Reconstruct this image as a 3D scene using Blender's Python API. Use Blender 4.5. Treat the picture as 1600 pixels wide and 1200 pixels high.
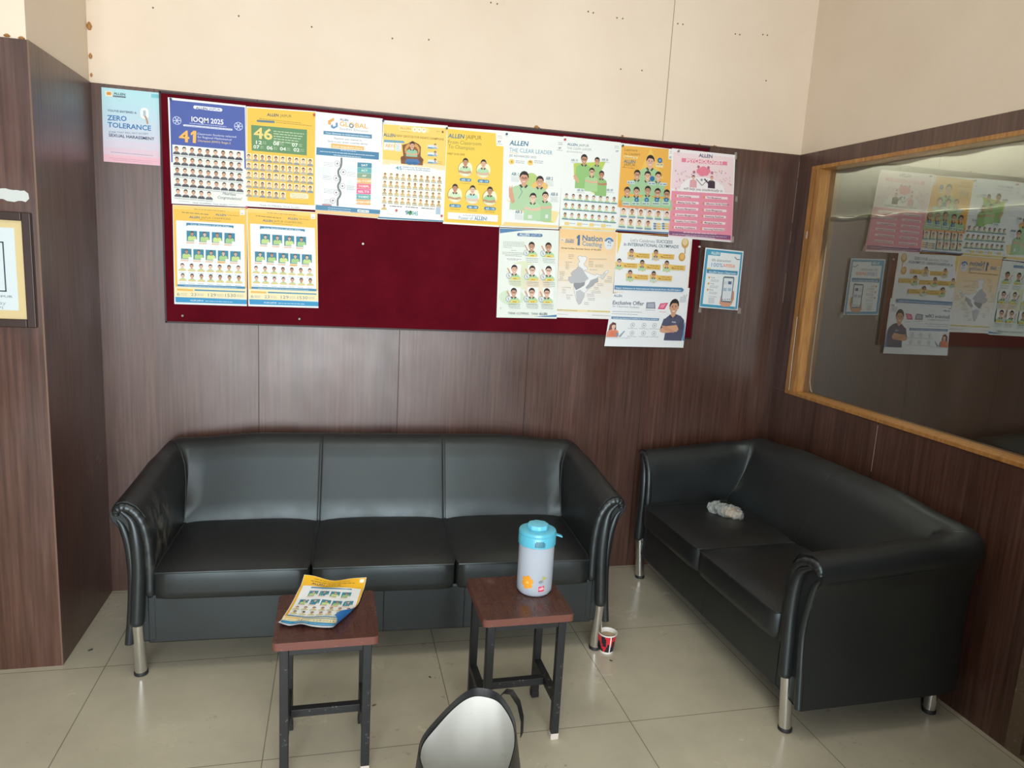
import bpy, math, random
from mathutils import Vector, Matrix, noise
random.seed(7)
for o in list(bpy.data.objects): bpy.data.objects.remove(o)
SC = bpy.context.scene
COL = SC.collection
R = math.radians

# ------------------------------------------------------------------ camera
FPX = 1118.9
CAM = Vector((0.950, -3.272, 1.538))
YAW, PIT, ROL = 0.24379, -0.17130, 0.05634
Fw = Vector((math.sin(YAW)*math.cos(PIT), math.cos(YAW)*math.cos(PIT), math.sin(PIT)))
r0 = Vector((math.cos(YAW), -math.sin(YAW), 0)); u0 = r0.cross(Fw)
Rt = r0*math.cos(ROL)+u0*math.sin(ROL); Up = u0*math.cos(ROL)-r0*math.sin(ROL)
cd = bpy.data.cameras.new('camera'); cam = bpy.data.objects.new('camera', cd); COL.objects.link(cam)
cd.sensor_width = 36; cd.lens = FPX/1600*36; cd.clip_start = .05
M = Matrix((( Rt.x, Up.x, -Fw.x, CAM.x), (Rt.y, Up.y, -Fw.y, CAM.y), (Rt.z, Up.z, -Fw.z, CAM.z), (0,0,0,1)))
cam.matrix_world = M
SC.camera = cam
# ------------------------------------------------------------------ world, light, exposure
W_ = bpy.data.worlds.new('world'); SC.world = W_; W_.use_nodes = True
W_.node_tree.nodes['Background'].inputs[0].default_value = (.80,.90,1,1)
W_.node_tree.nodes['Background'].inputs[1].default_value = .6
def area(name, loc, rot, sx, sy, power, color):
    l = bpy.data.lights.new(name, 'AREA'); l.shape = 'RECTANGLE'; l.size = sx; l.size_y = sy
    l.energy = power; l.color = color
    o = bpy.data.objects.new(name, l); COL.objects.link(o); o.location = loc; o.rotation_euler = rot; return o
# daylight through the glazed entrance behind the camera
area('entrance_daylight', (.75,-5.35,1.32), (R(90),0,0), 2.8, 2.4, 212, (.93,.975,1.0))
# added weak downward fill standing in for ceiling bounce
area('ceiling_bounce_fill', (1.1,-1.9,3.12), (0,0,0), 1.6, .5, 14, (1,.95,.86))
VS = SC.view_settings
VS.view_transform = 'Standard'; VS.look = 'None'; VS.gamma = 1; VS.use_curve_mapping = False
VS.exposure = 0.0

# ------------------------------------------------------------------ dimensions
RW = 3.171      # right wall x
PH = 2.13       # laminate panel height
CD = .592       # how far the left column stands out from the back wall
CH = 3.15       # ceiling

# ------------------------------------------------------------------ helpers: colours and materials
def lin(h):
    if isinstance(h, str):
        h = h.lstrip('#'); c = [int(h[i:i+2],16)/255 for i in (0,2,4)]
        return tuple(x/12.92 if x<=.04045 else ((x+.055)/1.055)**2.4 for x in c)
    return h
MATS = {}
def pm(name, col, rough=.5, metal=0, spec=.5, **kw):
    if name in MATS: return MATS[name]
    m = bpy.data.materials.new(name); m.use_nodes = True
    b = m.node_tree.nodes['Principled BSDF']
    b.inputs['Base Color'].default_value = (*lin(col),1); b.inputs['Roughness'].default_value = rough
    b.inputs['Metallic'].default_value = metal; b.inputs['Specular IOR Level'].default_value = spec
    for k,v in kw.items(): b.inputs[k.replace('_',' ')].default_value = v
    MATS[name] = m; return m
def ink(h):      # slightly faded printing inks, with white gloss haze mixed into the colour
    c=[int(h[i:i+2],16) for i in (1,3,5)]; f='#%02x%02x%02x'%tuple(int(a*.92+b*.08) for a,b in zip(c,(214,220,216)))
    return pm('print_'+h.lstrip('#').lower(), f, .55, 0, .3)
class NT:
    def __init__(s, m): s.t = m.node_tree; s.b = s.t.nodes['Principled BSDF']
    def n(s, ty, **kw):
        x = s.t.nodes.new(ty)
        for k,v in kw.items(): setattr(x,k,v)
        return x
    def l(s, a, b): s.t.links.new(a,b)
    def coords(s, scale=(1,1,1), loc=(0,0,0), kind='Object'):
        tc = s.n('ShaderNodeTexCoord'); mp = s.n('ShaderNodeMapping')
        mp.inputs['Scale'].default_value = scale; mp.inputs['Location'].default_value = loc
        s.l(tc.outputs[kind], mp.inputs['Vector']); return mp.outputs['Vector']
    def noise(s, vec, scale=5, detail=3, rough=.5):
        x = s.n('ShaderNodeTexNoise'); x.inputs['Scale'].default_value = scale; x.inputs['Detail'].default_value = detail
        x.inputs['Roughness'].default_value = rough; s.l(vec, x.inputs['Vector']); return x.outputs['Fac']
    def ramp(s, fac, stops):
        x = s.n('ShaderNodeValToRGB'); e = x.color_ramp.elements
        while len(e) < len(stops): e.new(.5)
        for el,(p,c) in zip(e, stops): el.position = p; el.color = (*lin(c),1)
        s.l(fac, x.inputs['Fac']); return x.outputs['Color']
    def mix(s, fac, a, b, mode='MIX'):
        x = s.n('ShaderNodeMix', data_type='RGBA', blend_type=mode)
        for i,v in ((0,fac),(6,a),(7,b)):
            if hasattr(v,'links'): s.l(v, x.inputs[i])
            elif i == 0: x.inputs[0].default_value = v
            else: x.inputs[i].default_value = (*lin(v),1)
        return x.outputs[2]
    def bump(s, h, strength=.2, dist=.001):
        x = s.n('ShaderNodeBump'); x.inputs['Strength'].default_value = strength; x.inputs['Distance'].default_value = dist
        s.l(h, x.inputs['Height']); s.l(x.outputs['Normal'], s.b.inputs['Normal'])
    def color(s, c): s.l(c, s.b.inputs['Base Color'])
    def rough(s, c): s.l(c, s.b.inputs['Roughness'])

def m_laminate():
    m = pm('brown_wood_laminate', '#3c2a26', .34, 0, .85); t = NT(m)
    v = t.coords((1,1,.035)); n1 = t.noise(v, 75, 4, .6)
    v2 = t.coords((1,1,.02)); n2 = t.noise(v2, 9, 3, .6)
    a = t.ramp(n1, [(.3,(.056,.023,.015)),(.52,(.102,.045,.031)),(.72,(.142,.071,.050))])
    b = t.ramp(n2, [(.3,(.55,.5,.5)),(.7,(1,1,1))])
    t.color(t.mix(.8, a, b, 'MULTIPLY'))
    v3 = t.coords((1,1,.6)); n3 = t.noise(v3, 3.5, 4, .6)
    t.rough(t.ramp(n3, [(.3,(.27,)*3),(.7,(.42,)*3)])); t.bump(n1, .12, .0004); return m
def m_paint(name, a, b, c):
    m = pm(name, b, .75, 0, .25); t = NT(m)
    n = t.noise(t.coords((1,1,1)), 2.2, 5, .6); n2 = t.noise(t.coords((1,1,2)), 14, 5, .7)
    col = t.ramp(n, [(.3,a),(.7,b)]); t.color(t.mix(t.ramp(n2, [(.66,(0,0,0)),(.78,(.35,.35,.35))]), col, c))
    t.bump(n2, .08, .001); return m
def m_floor():
    m = pm('beige_vitrified_tile', '#9d8f74', .22, 0, .5); t = NT(m)
    v = t.coords((1,1,1), (-.146+.6,.62+1.2,0))
    br = t.n('ShaderNodeTexBrick', offset=0, squash=1)
    br.inputs['Scale'].default_value = 1; br.inputs['Mortar Size'].default_value = .0016; br.inputs['Mortar Smooth'].default_value = .2
    br.inputs['Brick Width'].default_value = .6; br.inputs['Row Height'].default_value = .6
    br.inputs['Color1'].default_value = (.51,.475,.37,1); br.inputs['Color2'].default_value = (.535,.50,.39,1)
    br.inputs['Mortar'].default_value = (.20,.18,.14,1); t.l(v, br.inputs['Vector'])
    w = t.coords()
    n1 = t.noise(w, 2.5, 5, .65); c = t.mix(1, br.outputs['Color'], t.ramp(n1, [(.3,(.82,.82,.80)),(.7,(1.04,1.03,1.0))]), 'MULTIPLY')
    n2 = t.noise(w, 17, 6, .75); n3 = t.noise(w, 2.0, 2, .5)
    stain = t.mix(1, t.ramp(n2, [(.60,(0,0,0)),(.70,(.55,.55,.55))]), t.ramp(n3, [(.46,(0,0,0)),(.60,(1,1,1))]), 'MULTIPLY')
    c = t.mix(stain, c, (.13,.085,.05)); t.color(c)
    t.rough(t.ramp(n1, [(.3,(.16,)*3),(.7,(.30,)*3)])); return m
def m_leather(name, dust=None):
    m = pm(name, (.0120,.0128,.0134), .40, 0, .78); t = NT(m); t.b.inputs['Specular Tint'].default_value=(.82,.96,1,1)
    n = t.noise(t.coords(), 420, 2, .5); n2 = t.noise(t.coords(), 7, 3, .6)
    t.rough(t.ramp(n2, [(.3,(.36,)*3),(.7,(.47,)*3)])); t.bump(n, .16, .0006)
    if dust:
        tc = t.coords(loc=tuple(-x for x in dust)); g = t.n('ShaderNodeVectorMath', operation='LENGTH'); t.l(tc, g.inputs[0])
        k = t.ramp(g.outputs['Value'], [(.05,(1,1,1)),(.19,(0,0,0))])
        n3 = t.noise(t.coords((1,1,.6)), 26, 5, .7)
        k = t.mix(1, k, t.ramp(n3, [(.45,(0,0,0)),(.68,(.6,.6,.6))]), 'MULTIPLY')
        t.color(t.mix(k, (.0120,.0128,.0134), (.30,.27,.22)))
    return m
def m_felt():
    m = pm('maroon_felt', (.105,.0028,.010), .95, 0, .1); t = NT(m)
    n = t.noise(t.coords(), 350, 3, .6); n2 = t.noise(t.coords(), 6, 3, .6)
    t.color(t.mix(1, t.ramp(n2, [(.3,(.095,.0025,.009)),(.7,(.125,.0035,.012))]), t.ramp(n, [(.3,(.7,.7,.7)),(.7,(1.1,1.1,1.1))]), 'MULTIPLY'))
    t.bump(n, .3, .001); return m
def m_wood():
    m = pm('varnished_yellow_wood', '#b07a3a', .35, 0, .5); t = NT(m)
    n = t.noise(t.coords((6,6,.6)), 12, 5, .65)
    t.color(t.ramp(n, [(.3,(.30,.135,.035)),(.55,(.46,.22,.065)),(.75,(.56,.31,.11))])); t.bump(n,.1,.0005); return m
def m_chipped(name, base, chip, thr=.66, rough=.45):
    m = pm(name, base, rough, 0, .5); t = NT(m)
    n = t.noise(t.coords(), 38, 6, .8); t.color(t.mix(t.ramp(n, [(thr,(0,0,0)),(thr+.06,(.8,.8,.8))]), base, chip)); return m
def m_seat():
    m = pm('stool_brown_laminate', '#4a2a22', .24, 0, .5); t = NT(m)
    n = t.noise(t.coords((3,.4,1)), 30, 5, .65); n2 = t.noise(t.coords(), 9, 5, .7)
    c = t.ramp(n, [(.3,(.050,.018,.012)),(.7,(.095,.038,.025))])
    t.color(t.mix(t.ramp(n2, [(.60,(0,0,0)),(.72,(.35,.35,.35))]), c, (.30,.22,.18))); t.rough(t.ramp(n2, [(.3,(.18,)*3),(.7,(.34,)*3)])); return m
LAM = m_laminate(); CREAM = m_paint('cream_wall_paint', (.77,.65,.515), (.82,.71,.58), (.67,.565,.44))
FLOOR = m_floor(); LEATHER = m_leather('black_leather'); FELT = m_felt(); WOOD = m_wood(); SEAT = m_seat()
DUSTY = m_leather('dusty_black_leather', (-.76,.10,.49))
CEIL = pm('white_ceiling_paint', (.8,.78,.74), .8)
CHROME = pm('brushed_chrome', (.74,.75,.76), .22, 1)
RUBBER = pm('black_rubber', (.015,.015,.015), .6)
BLACKSTEEL = m_chipped('chipped_black_paint', (.011,.012,.0135), (.22,.22,.22), .61)
EDGE = m_chipped('worn_red_brown_edge', (.15,.052,.037), (.40,.28,.23), .62)
DARKW = pm('dark_wood_moulding', (.035,.016,.012), .4)
GREYWOOD = m_chipped('weathered_brown_wood', (.15,.105,.065), (.24,.19,.13), .55, .7)

# ------------------------------------------------------------------ helpers: meshes
class MB:
    def __init__(s): s.v=[]; s.f=[]; s.m=[]; s.mats=[]
    def mi(s, m):
        if m not in s.mats: s.mats.append(m)
        return s.mats.index(m)
    def face(s, idx, m): s.f.append(tuple(idx)); s.m.append(s.mi(m))
    def poly(s, pts, m):
        k=len(s.v); s.v += [tuple(p) for p in pts]; s.face(range(k,k+len(pts)), m)
    def box(s, a, b, m, T=None):
        (x0,y0,z0),(x1,y1,z1)=a,b
        p=[(x0,y0,z0),(x1,y0,z0),(x1,y1,z0),(x0,y1,z0),(x0,y0,z1),(x1,y0,z1),(x1,y1,z1),(x0,y1,z1)]
        if T: p=[T(Vector(q)) for q in p]
        k=len(s.v); s.v += [tuple(q) for q in p]
        for f in ((3,2,1,0),(4,5,6,7),(0,1,5,4),(1,2,6,5),(2,3,7,6),(3,0,4,7)): s.face([k+i for i in f], m)
    def grid(s, rows, m, closed_u=False, closed_v=False):
        k=len(s.v); nr=len(rows); nc=len(rows[0])
        for r in rows: s.v += [tuple(p) for p in r]
        for i in range(nr if closed_v else nr-1):
            for j in range(nc if closed_u else nc-1):
                a=i; b=(i+1)%nr; c=(j+1)%nc
                s.face((k+a*nc+j, k+a*nc+c, k+b*nc+c, k+b*nc+j), m)
        return k
    def cap(s, pts, m, flip=False):
        pts=list(pts); s.poly(pts[::-1] if flip else pts, m)
    def lathe(s, prof, m, n=32, c=(0,0,0), caps=True):
        rows=[[(c[0]+r*math.cos(2*math.pi*i/n), c[1]+r*math.sin(2*math.pi*i/n), c[2]+z) for i in range(n)] for r,z in prof]
        s.grid(rows, m, closed_u=True)
        if caps: s.cap(rows[0],m,True); s.cap(rows[-1],m)
    def tube(s, path, rad, m, n=12, caps=True, flat=1, upv=None):
        path=[Vector(p) for p in path]; rows=[]
        up=None
        for i,p in enumerate(path):
            d=(path[min(i+1,len(path)-1)]-path[max(i-1,0)]).normalized()
            if up is None:
                up = Vector(upv) if upv else (Vector((0,0,1)) if abs(d.z)<.9 else Vector((0,1,0)))
            up=(up-d*up.dot(d)).normalized(); sd=d.cross(up)
            r=rad[i] if isinstance(rad,(list,tuple)) else rad
            rows.append([p+up*(r*math.cos(2*math.pi*j/n))+sd*(r*flat*math.sin(2*math.pi*j/n)) for j in range(n)])
        s.grid(rows, m, closed_u=True)
        if caps: s.cap(rows[0],m,True); s.cap(rows[-1],m)
    def obj(s, name, parent=None, smooth=False, bevel=0, seg=3, sub=0, angle=40):
        me=bpy.data.meshes.new(name); me.from_pydata(s.v,[],s.f)
        for m in s.mats: me.materials.append(m)
        me.polygons.foreach_set('material_index', s.m)
        if smooth: me.polygons.foreach_set('use_smooth',[True]*len(s.f))
        me.update()
        o=bpy.data.objects.new(name, me); COL.objects.link(o)
        if parent: o.parent=parent
        if bevel:
            b=o.modifiers.new('b','BEVEL'); b.width=bevel; b.segments=seg; b.limit_method='ANGLE'; b.angle_limit=R(35)
        if sub:
            q=o.modifiers.new('s','SUBSURF'); q.levels=sub; q.render_levels=sub
        if smooth and bevel:
            o.modifiers.new('w','WEIGHTED_NORMAL').keep_sharp=False
        elif smooth and not sub and angle:
            me.set_sharp_from_angle(angle=R(angle))
        return o
def thing(name, label, cat, loc=(0,0,0), rz=0, group=None):
    o=bpy.data.objects.new(name,None); COL.objects.link(o); o.empty_display_size=.05
    o.location=loc; o.rotation_euler=(0,0,rz); return tag(o,label,cat,group)
def tag(o,label,cat,group=None):
    o['label']=label; o['category']=cat
    if group: o['group']=group
    return o
def struct(o): o['kind']='structure'; return o
def sbox(name,a,b,m,parent=None,bevel=0):
    q=MB(); q.box(a,b,m); o=q.obj(name,parent,bevel=bevel)
    if not parent: struct(o)
    return o
def copy_tree(o, parent=None):
    c=o.copy(); COL.objects.link(c)
    if parent: c.parent=parent
    for ch in list(o.children): copy_tree(ch,c)
    return c
def lerp(a,b,t): return a+(b-a)*t
def sm(t): t=max(0,min(1,t)); return t*t*(3-2*t)

_TX={}
def text_geo(s, bold):
    k=(s,bold)
    if k in _TX: return _TX[k]
    c=bpy.data.curves.new('t','FONT'); c.body=s; c.size=1; c.resolution_u=2
    if bold: c.offset=.022
    o=bpy.data.objects.new('t',c); COL.objects.link(o)
    dg=bpy.context.evaluated_depsgraph_get(); me=o.evaluated_get(dg).to_mesh()
    v=[(p.co.x,p.co.y) for p in me.vertices]; f=[tuple(p.vertices) for p in me.polygons]
    o.evaluated_get(dg).to_mesh_clear(); bpy.data.objects.remove(o); bpy.data.curves.remove(c)
    x0=min((p[0] for p in v),default=0); x1=max((p[0] for p in v),default=1)
    _TX[k]=([(a-x0,b) for a,b in v],f,max(x1-x0,1e-6)); return _TX[k]
# ------------------------------------------------------------------ the room
sbox('floor',(-3.2,-5.4,-.1),(RW+3.2,.3,0),FLOOR)
sbox('ceiling',(-3.2,-5.4,CH),(RW+3.2,.3,CH+.1),CEIL)
# back wall: cream plaster above a laminate dado
wb=MB(); wb.box((-.1,.008,PH),(RW+.1,.2,CH),CREAM); wb.box((-.1,0,0),(RW+.0,.2,PH),LAM)
wall_back=struct(wb.obj('wall_back'))
SEAMD=pm('dark_panel_joint',(.02,.009,.007),.6); SEAML=pm('pale_joint_filler',(.55,.45,.38),.7)
for x in (.617,1.225,1.832,2.436):
    sbox('panel_joint',(x-.0014,-.0006,.0),(x+.0014,.004,PH),SEAMD,wall_back)
ju=MB(); ju.box((2.4310,.0072,PH),(2.4338,.012,CH),pm('plaster_crack',(.30,.22,.16),.8)); ju.obj('plaster_crack',wall_back)
# little screw holes and glue leftovers on the plaster
HOLE=pm('screw_hole',(.16,.11,.07),.8); GLUE=pm('dried_orange_glue',(.42,.20,.05),.6)
def wall_px(u,v,y=0.0):
    d=Fw+Rt*((u-800)/FPX)-Up*((v-600)/FPX); k=(y-CAM.y)/d.y; return CAM+d*k
for u,v in [(767,4),(777,6),(919,18),(927,20),(964,28),(973,29),(1059,37),(1067,38),(1149,53),(1156,54),(1192,54),(1199,55),(970,108),(1003,110),(1197,126),(239,12),(373,25),(487,42),(613,60),(670,62)]:
    p=wall_px(u,v,.007); h=MB(); h.lathe([(.0035,0),(.0035,.002)],HOLE,8)
    for i,w in enumerate(h.v): h.v[i]=(p.x+w[0],p.y+w[2]*.5-.0005,p.z+w[1])
    h.obj('screw_hole',wall_back)
for u,v,r in [(391,157,.009),(464,165,.006),(555,173,.004),(839,199,.010),(973,212,.005),(1093,226,.005),(1118,229,.008)]:
    p=wall_px(u,v,.004); h=MB(); n=9; rr=[r*random.uniform(.6,1.2) for _ in range(n)]
    a=[(p.x+rr[i]*1.5*math.cos(6.283*i/n),.0075,p.z+rr[i]*math.sin(6.283*i/n)) for i in range(n)]
    b=[(lerp(q[0],p.x,.4),.001,lerp(q[2],p.z,.4)) for q in a]
    h.grid([a,b],GLUE,closed_u=True); h.cap(b,GLUE); h.cap(a,GLUE,True); h.obj('glue_residue',wall_back,smooth=True)
# left: the wall steps forward as a column
wl=MB(); wl.box((-3.1,-CD+.008,PH),(-.008,.2,CH),CREAM); wl.box((-3.1,-CD,0),(0,.19,PH),LAM)
wall_left=struct(wl.obj('wall_left'))
sbox('corner_strip',(-.004,-CD-.0012,0),(.0012,-CD+.003,PH),pm('laminate_edge',(.17,.10,.07),.5),wall_left)
for z,r in [(2.64,.006),(2.55,.009),(2.44,.005),(2.34,.010),(2.23,.007),(2.16,.005)]:
    h=MB(); h.lathe([(r*.5,-r*1.6),(r,-r*.2),(r*.7,r*.5),(r*.3,r*1.3)],GLUE,7,(0.001,.006,z)); h.obj('glue_residue',wall_left,smooth=True)
for x,z in [(-.06,2.137),(-.02,2.134)]:
    h=MB(); h.lathe([(.006,-.004),(.010,0),(.004,.005)],GLUE,8,(x,-CD+.006,z)); h.obj('glue_residue',wall_left,smooth=True)
# right wall with the window opening
wy0,wy1,wz0,wz1=-1.462,-.114,.950,2.062       # outer edges of the wooden frame
WT=.12; DJ=-1.553
wr=MB()
wr.box((RW,wy1,0),(RW+WT,.2,PH),LAM); wr.box((RW,DJ,0),(RW+WT,wy1,wz0),LAM); wr.box((RW,DJ,wz1),(RW+WT,wy1,PH),LAM); wr.box((RW,DJ,wz0),(RW+WT,wy0,wz1),LAM)
wr.box((RW+.008,-5.4,PH),(RW+WT,.2,CH),CREAM)
wr.box((RW,-5.4,0),(RW+WT,-2.55,PH),LAM)
wall_right=struct(wr.obj('wall_right'))
sbox('panel_joint',(RW-.0008,-.7735,.0),(RW+.003,-.7705,wz0),SEAMD,wall_right)
sbox('joint_filler',(RW-.0012,-.7730,.735),(RW+.003,-.7710,wz0-.012),SEAML,wall_right)
sbox('joint_filler',(RW-.0010,wy1,wz0+.006),(RW+.003,-.002,wz0+.009),pm('faded_joint',(.16,.10,.075),.6),wall_right)
sbox('joint_filler',(RW-.0010,wy1,wz1-.014),(RW+.003,-.002,wz1-.011),MATS['faded_joint'],wall_right)
for z0,z1 in [(2.02,2.10),(1.80,2.0),(1.70,1.76),(1.4,1.55)]:
    sbox('joint_filler',(RW-.0016,-.0016,z0),(RW+.001,-.0003,z1),pm('faded_filler',(.34,.26,.21),.7),wall_right)
# window frame: outer face, jambs to the glass
win=thing('window_1','interior window with a yellow wooden frame in the right wall','window',(RW,0,0)); struct(win); del win['category']
fd=.048
def wbx(a,b,name='window_frame'):
    q=MB(); q.box(a,b,WOOD); return q.obj(name,win,bevel=.002)
wbx((-.006,wy1-.073,wz0+.018),(fd+.03,wy1,wz1-.018),'window_stile'); wbx((-.006,wy0,wz0+.018),(fd+.03,wy0+.016,wz1-.018),'window_stile')
wbx((-.006,wy0,wz0),(fd+.03,wy1,wz0+.018),'window_sill'); wbx((-.006,wy0,wz1-.018),(fd+.03,wy1,wz1),'window_head')
q=MB(); q.box((-.0062,wy1-.040,wz0+.02),(-.004,wy1-.037,wz1-.02),pm('frame_groove',(.12,.05,.015),.6)); q.obj('frame_groove',win)
q=MB(); q.box((-.0074,wy1-.030,1.72),(-.005,wy1-.019,1.755),SEAML); q.obj('paint_chip',win)
GL=bpy.data.materials.new('tinted_reflective_glass'); GL.use_nodes=True
g=GL.node_tree; g.nodes.clear(); go=g.nodes.new('ShaderNodeOutputMaterial'); gm=g.nodes.new('ShaderNodeMixShader'); gt=g.nodes.new('ShaderNodeBsdfTransparent'); gg=g.nodes.new('ShaderNodeBsdfGlossy'); fr=g.nodes.new('ShaderNodeFresnel')
fr.inputs[0].default_value=2.7; gt.inputs[0].default_value=(.80,.84,.80,1); gg.inputs['Roughness'].default_value=0; gg.inputs['Color'].default_value=(.92,.95,.92,1)
g.links.new(fr.outputs[0],gm.inputs[0]); g.links.new(gt.outputs[0],gm.inputs[1]); g.links.new(gg.outputs[0],gm.inputs[2]); g.links.new(gm.outputs[0],go.inputs[0])
CLR=bpy.data.materials.new('clear_glass_back'); CLR.use_nodes=True; g=CLR.node_tree; g.nodes.clear(); go=g.nodes.new('ShaderNodeOutputMaterial'); gt=g.nodes.new('ShaderNodeBsdfTransparent'); g.links.new(gt.outputs[0],go.inputs[0])
q=MB(); q.box((fd,wy0+.0165,wz0+.0185),(fd+.005,wy1-.0735,wz1-.0185),CLR); q.m[5]=q.mi(GL); q.obj('window_pane',win)
# doorway at the end of the right wall
tr=sbox('trim_1',(RW-.001,DJ-.055,0),(RW+WT+.002,DJ,PH),GREYWOOD)
sbox('trim_2',(RW-.001,-2.55,0),(RW+WT+.002,-2.495,PH),GREYWOOD)
sbox('trim_3',(RW-.001,-2.495,PH-.06),(RW+WT+.002,DJ-.055,PH),GREYWOOD)
sbox('trim_4',(RW-.0,-2.495,0),(RW+WT,DJ-.055,.012),GREYWOOD)
# the dark room behind the window
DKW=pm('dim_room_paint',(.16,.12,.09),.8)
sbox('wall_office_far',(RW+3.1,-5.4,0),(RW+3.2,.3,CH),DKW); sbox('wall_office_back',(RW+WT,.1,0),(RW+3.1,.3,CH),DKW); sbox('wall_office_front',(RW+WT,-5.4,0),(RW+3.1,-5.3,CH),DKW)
# unseen lamp added in that room to brighten the blind
lamp=thing('added_blind_lamp','unseen lamp body added behind the window to brighten the blind','lamp',(RW+.30,-.8,2.42))
q=MB(); q.box((-.03,-.66,.0),(.03,.66,.05),pm('added_lamp_housing',(.7,.7,.7),.4)); q.obj('housing',lamp,bevel=.006)
so=area('added_blind_light',(RW+.30,-.8,2.415),(0,R(22),0),.05,1.3,16,(1,.98,.88))
# rest of the hall behind the photographer
sbox('wall_hall_left',(-3.2,-5.4,0),(-3.1,.3,CH),LAM)
wf=MB(); wf.box((-3.1,-5.3,0),(-.75,-5.2,CH),LAM); wf.box((2.25,-5.3,0),(RW,-5.2,CH),LAM); wf.box((-.75,-5.3,2.55),(2.25,-5.2,CH),CREAM)
struct(wf.obj('wall_front'))

# unseen wall piece added to block entrance light from the right wall
pt=MB(); pt.box((2.12,-2.72,0),(RW,-2.62,2.05),LAM); struct(pt.obj('wall_light_block'))

# roller blind behind the glass
bl=thing('roller_blind','off-white roller blind half lowered behind the window glass','blind',(RW+.10,0,0))
BL=pm('blind_fabric',(.72,.70,.60),.8); t_=NT(BL); tl_=t_.n('ShaderNodeBsdfTranslucent'); tl_.inputs[0].default_value=(.72,.71,.58,1); ms_=t_.n('ShaderNodeMixShader'); ms_.inputs[0].default_value=.5
t_.l(t_.b.outputs[0],ms_.inputs[1]); t_.l(tl_.outputs[0],ms_.inputs[2]); t_.l(ms_.outputs[0],BL.node_tree.nodes['Material Output'].inputs[0]); q=MB()
rows=[]
for i in range(13):
    z=lerp(2.06,1.825,i/12); rows.append([(.012*math.sin(i*.3)+.004*math.sin(j*1.1), lerp(-1.44,-.125,j/24), z+.01*(j/24-.5)*0) for j in range(25)])
q.grid(rows,BL); q.obj('fabric',bl,smooth=True)
q=MB(); q.tube([(.0,-1.44+1.315*j/20,1.815+.004*math.sin(j*1.7)) for j in range(21)],[.011+.002*math.sin(j*2.1) for j in range(21)],pm('blind_hem',(.74,.72,.62),.7),8); q.obj('hem_bar',bl,smooth=True)
CORDM=pm('white_cord',(.75,.75,.70),.5)
q=MB(); q.tube([(-.03,-.192,1.82),(-.03,-.192,1.4),(-.03,-.193,1.1),(-.03,-.200,1.02),(-.03,-.214,.985),(-.03,-.226,.975)],.0028,CORDM,6); q.obj('pull_cord',bl,smooth=True)
q=MB(); q.tube([(-.1085,-.147,1.34),(-.1085,-.149,1.15),(-.1085,-.152,.97)],.0013,CORDM,6); tag(q.obj('string'),'thin white string hanging down the wooden window frame','string'); bpy.data.objects['string'].location=(RW+.10,0,0)

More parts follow.
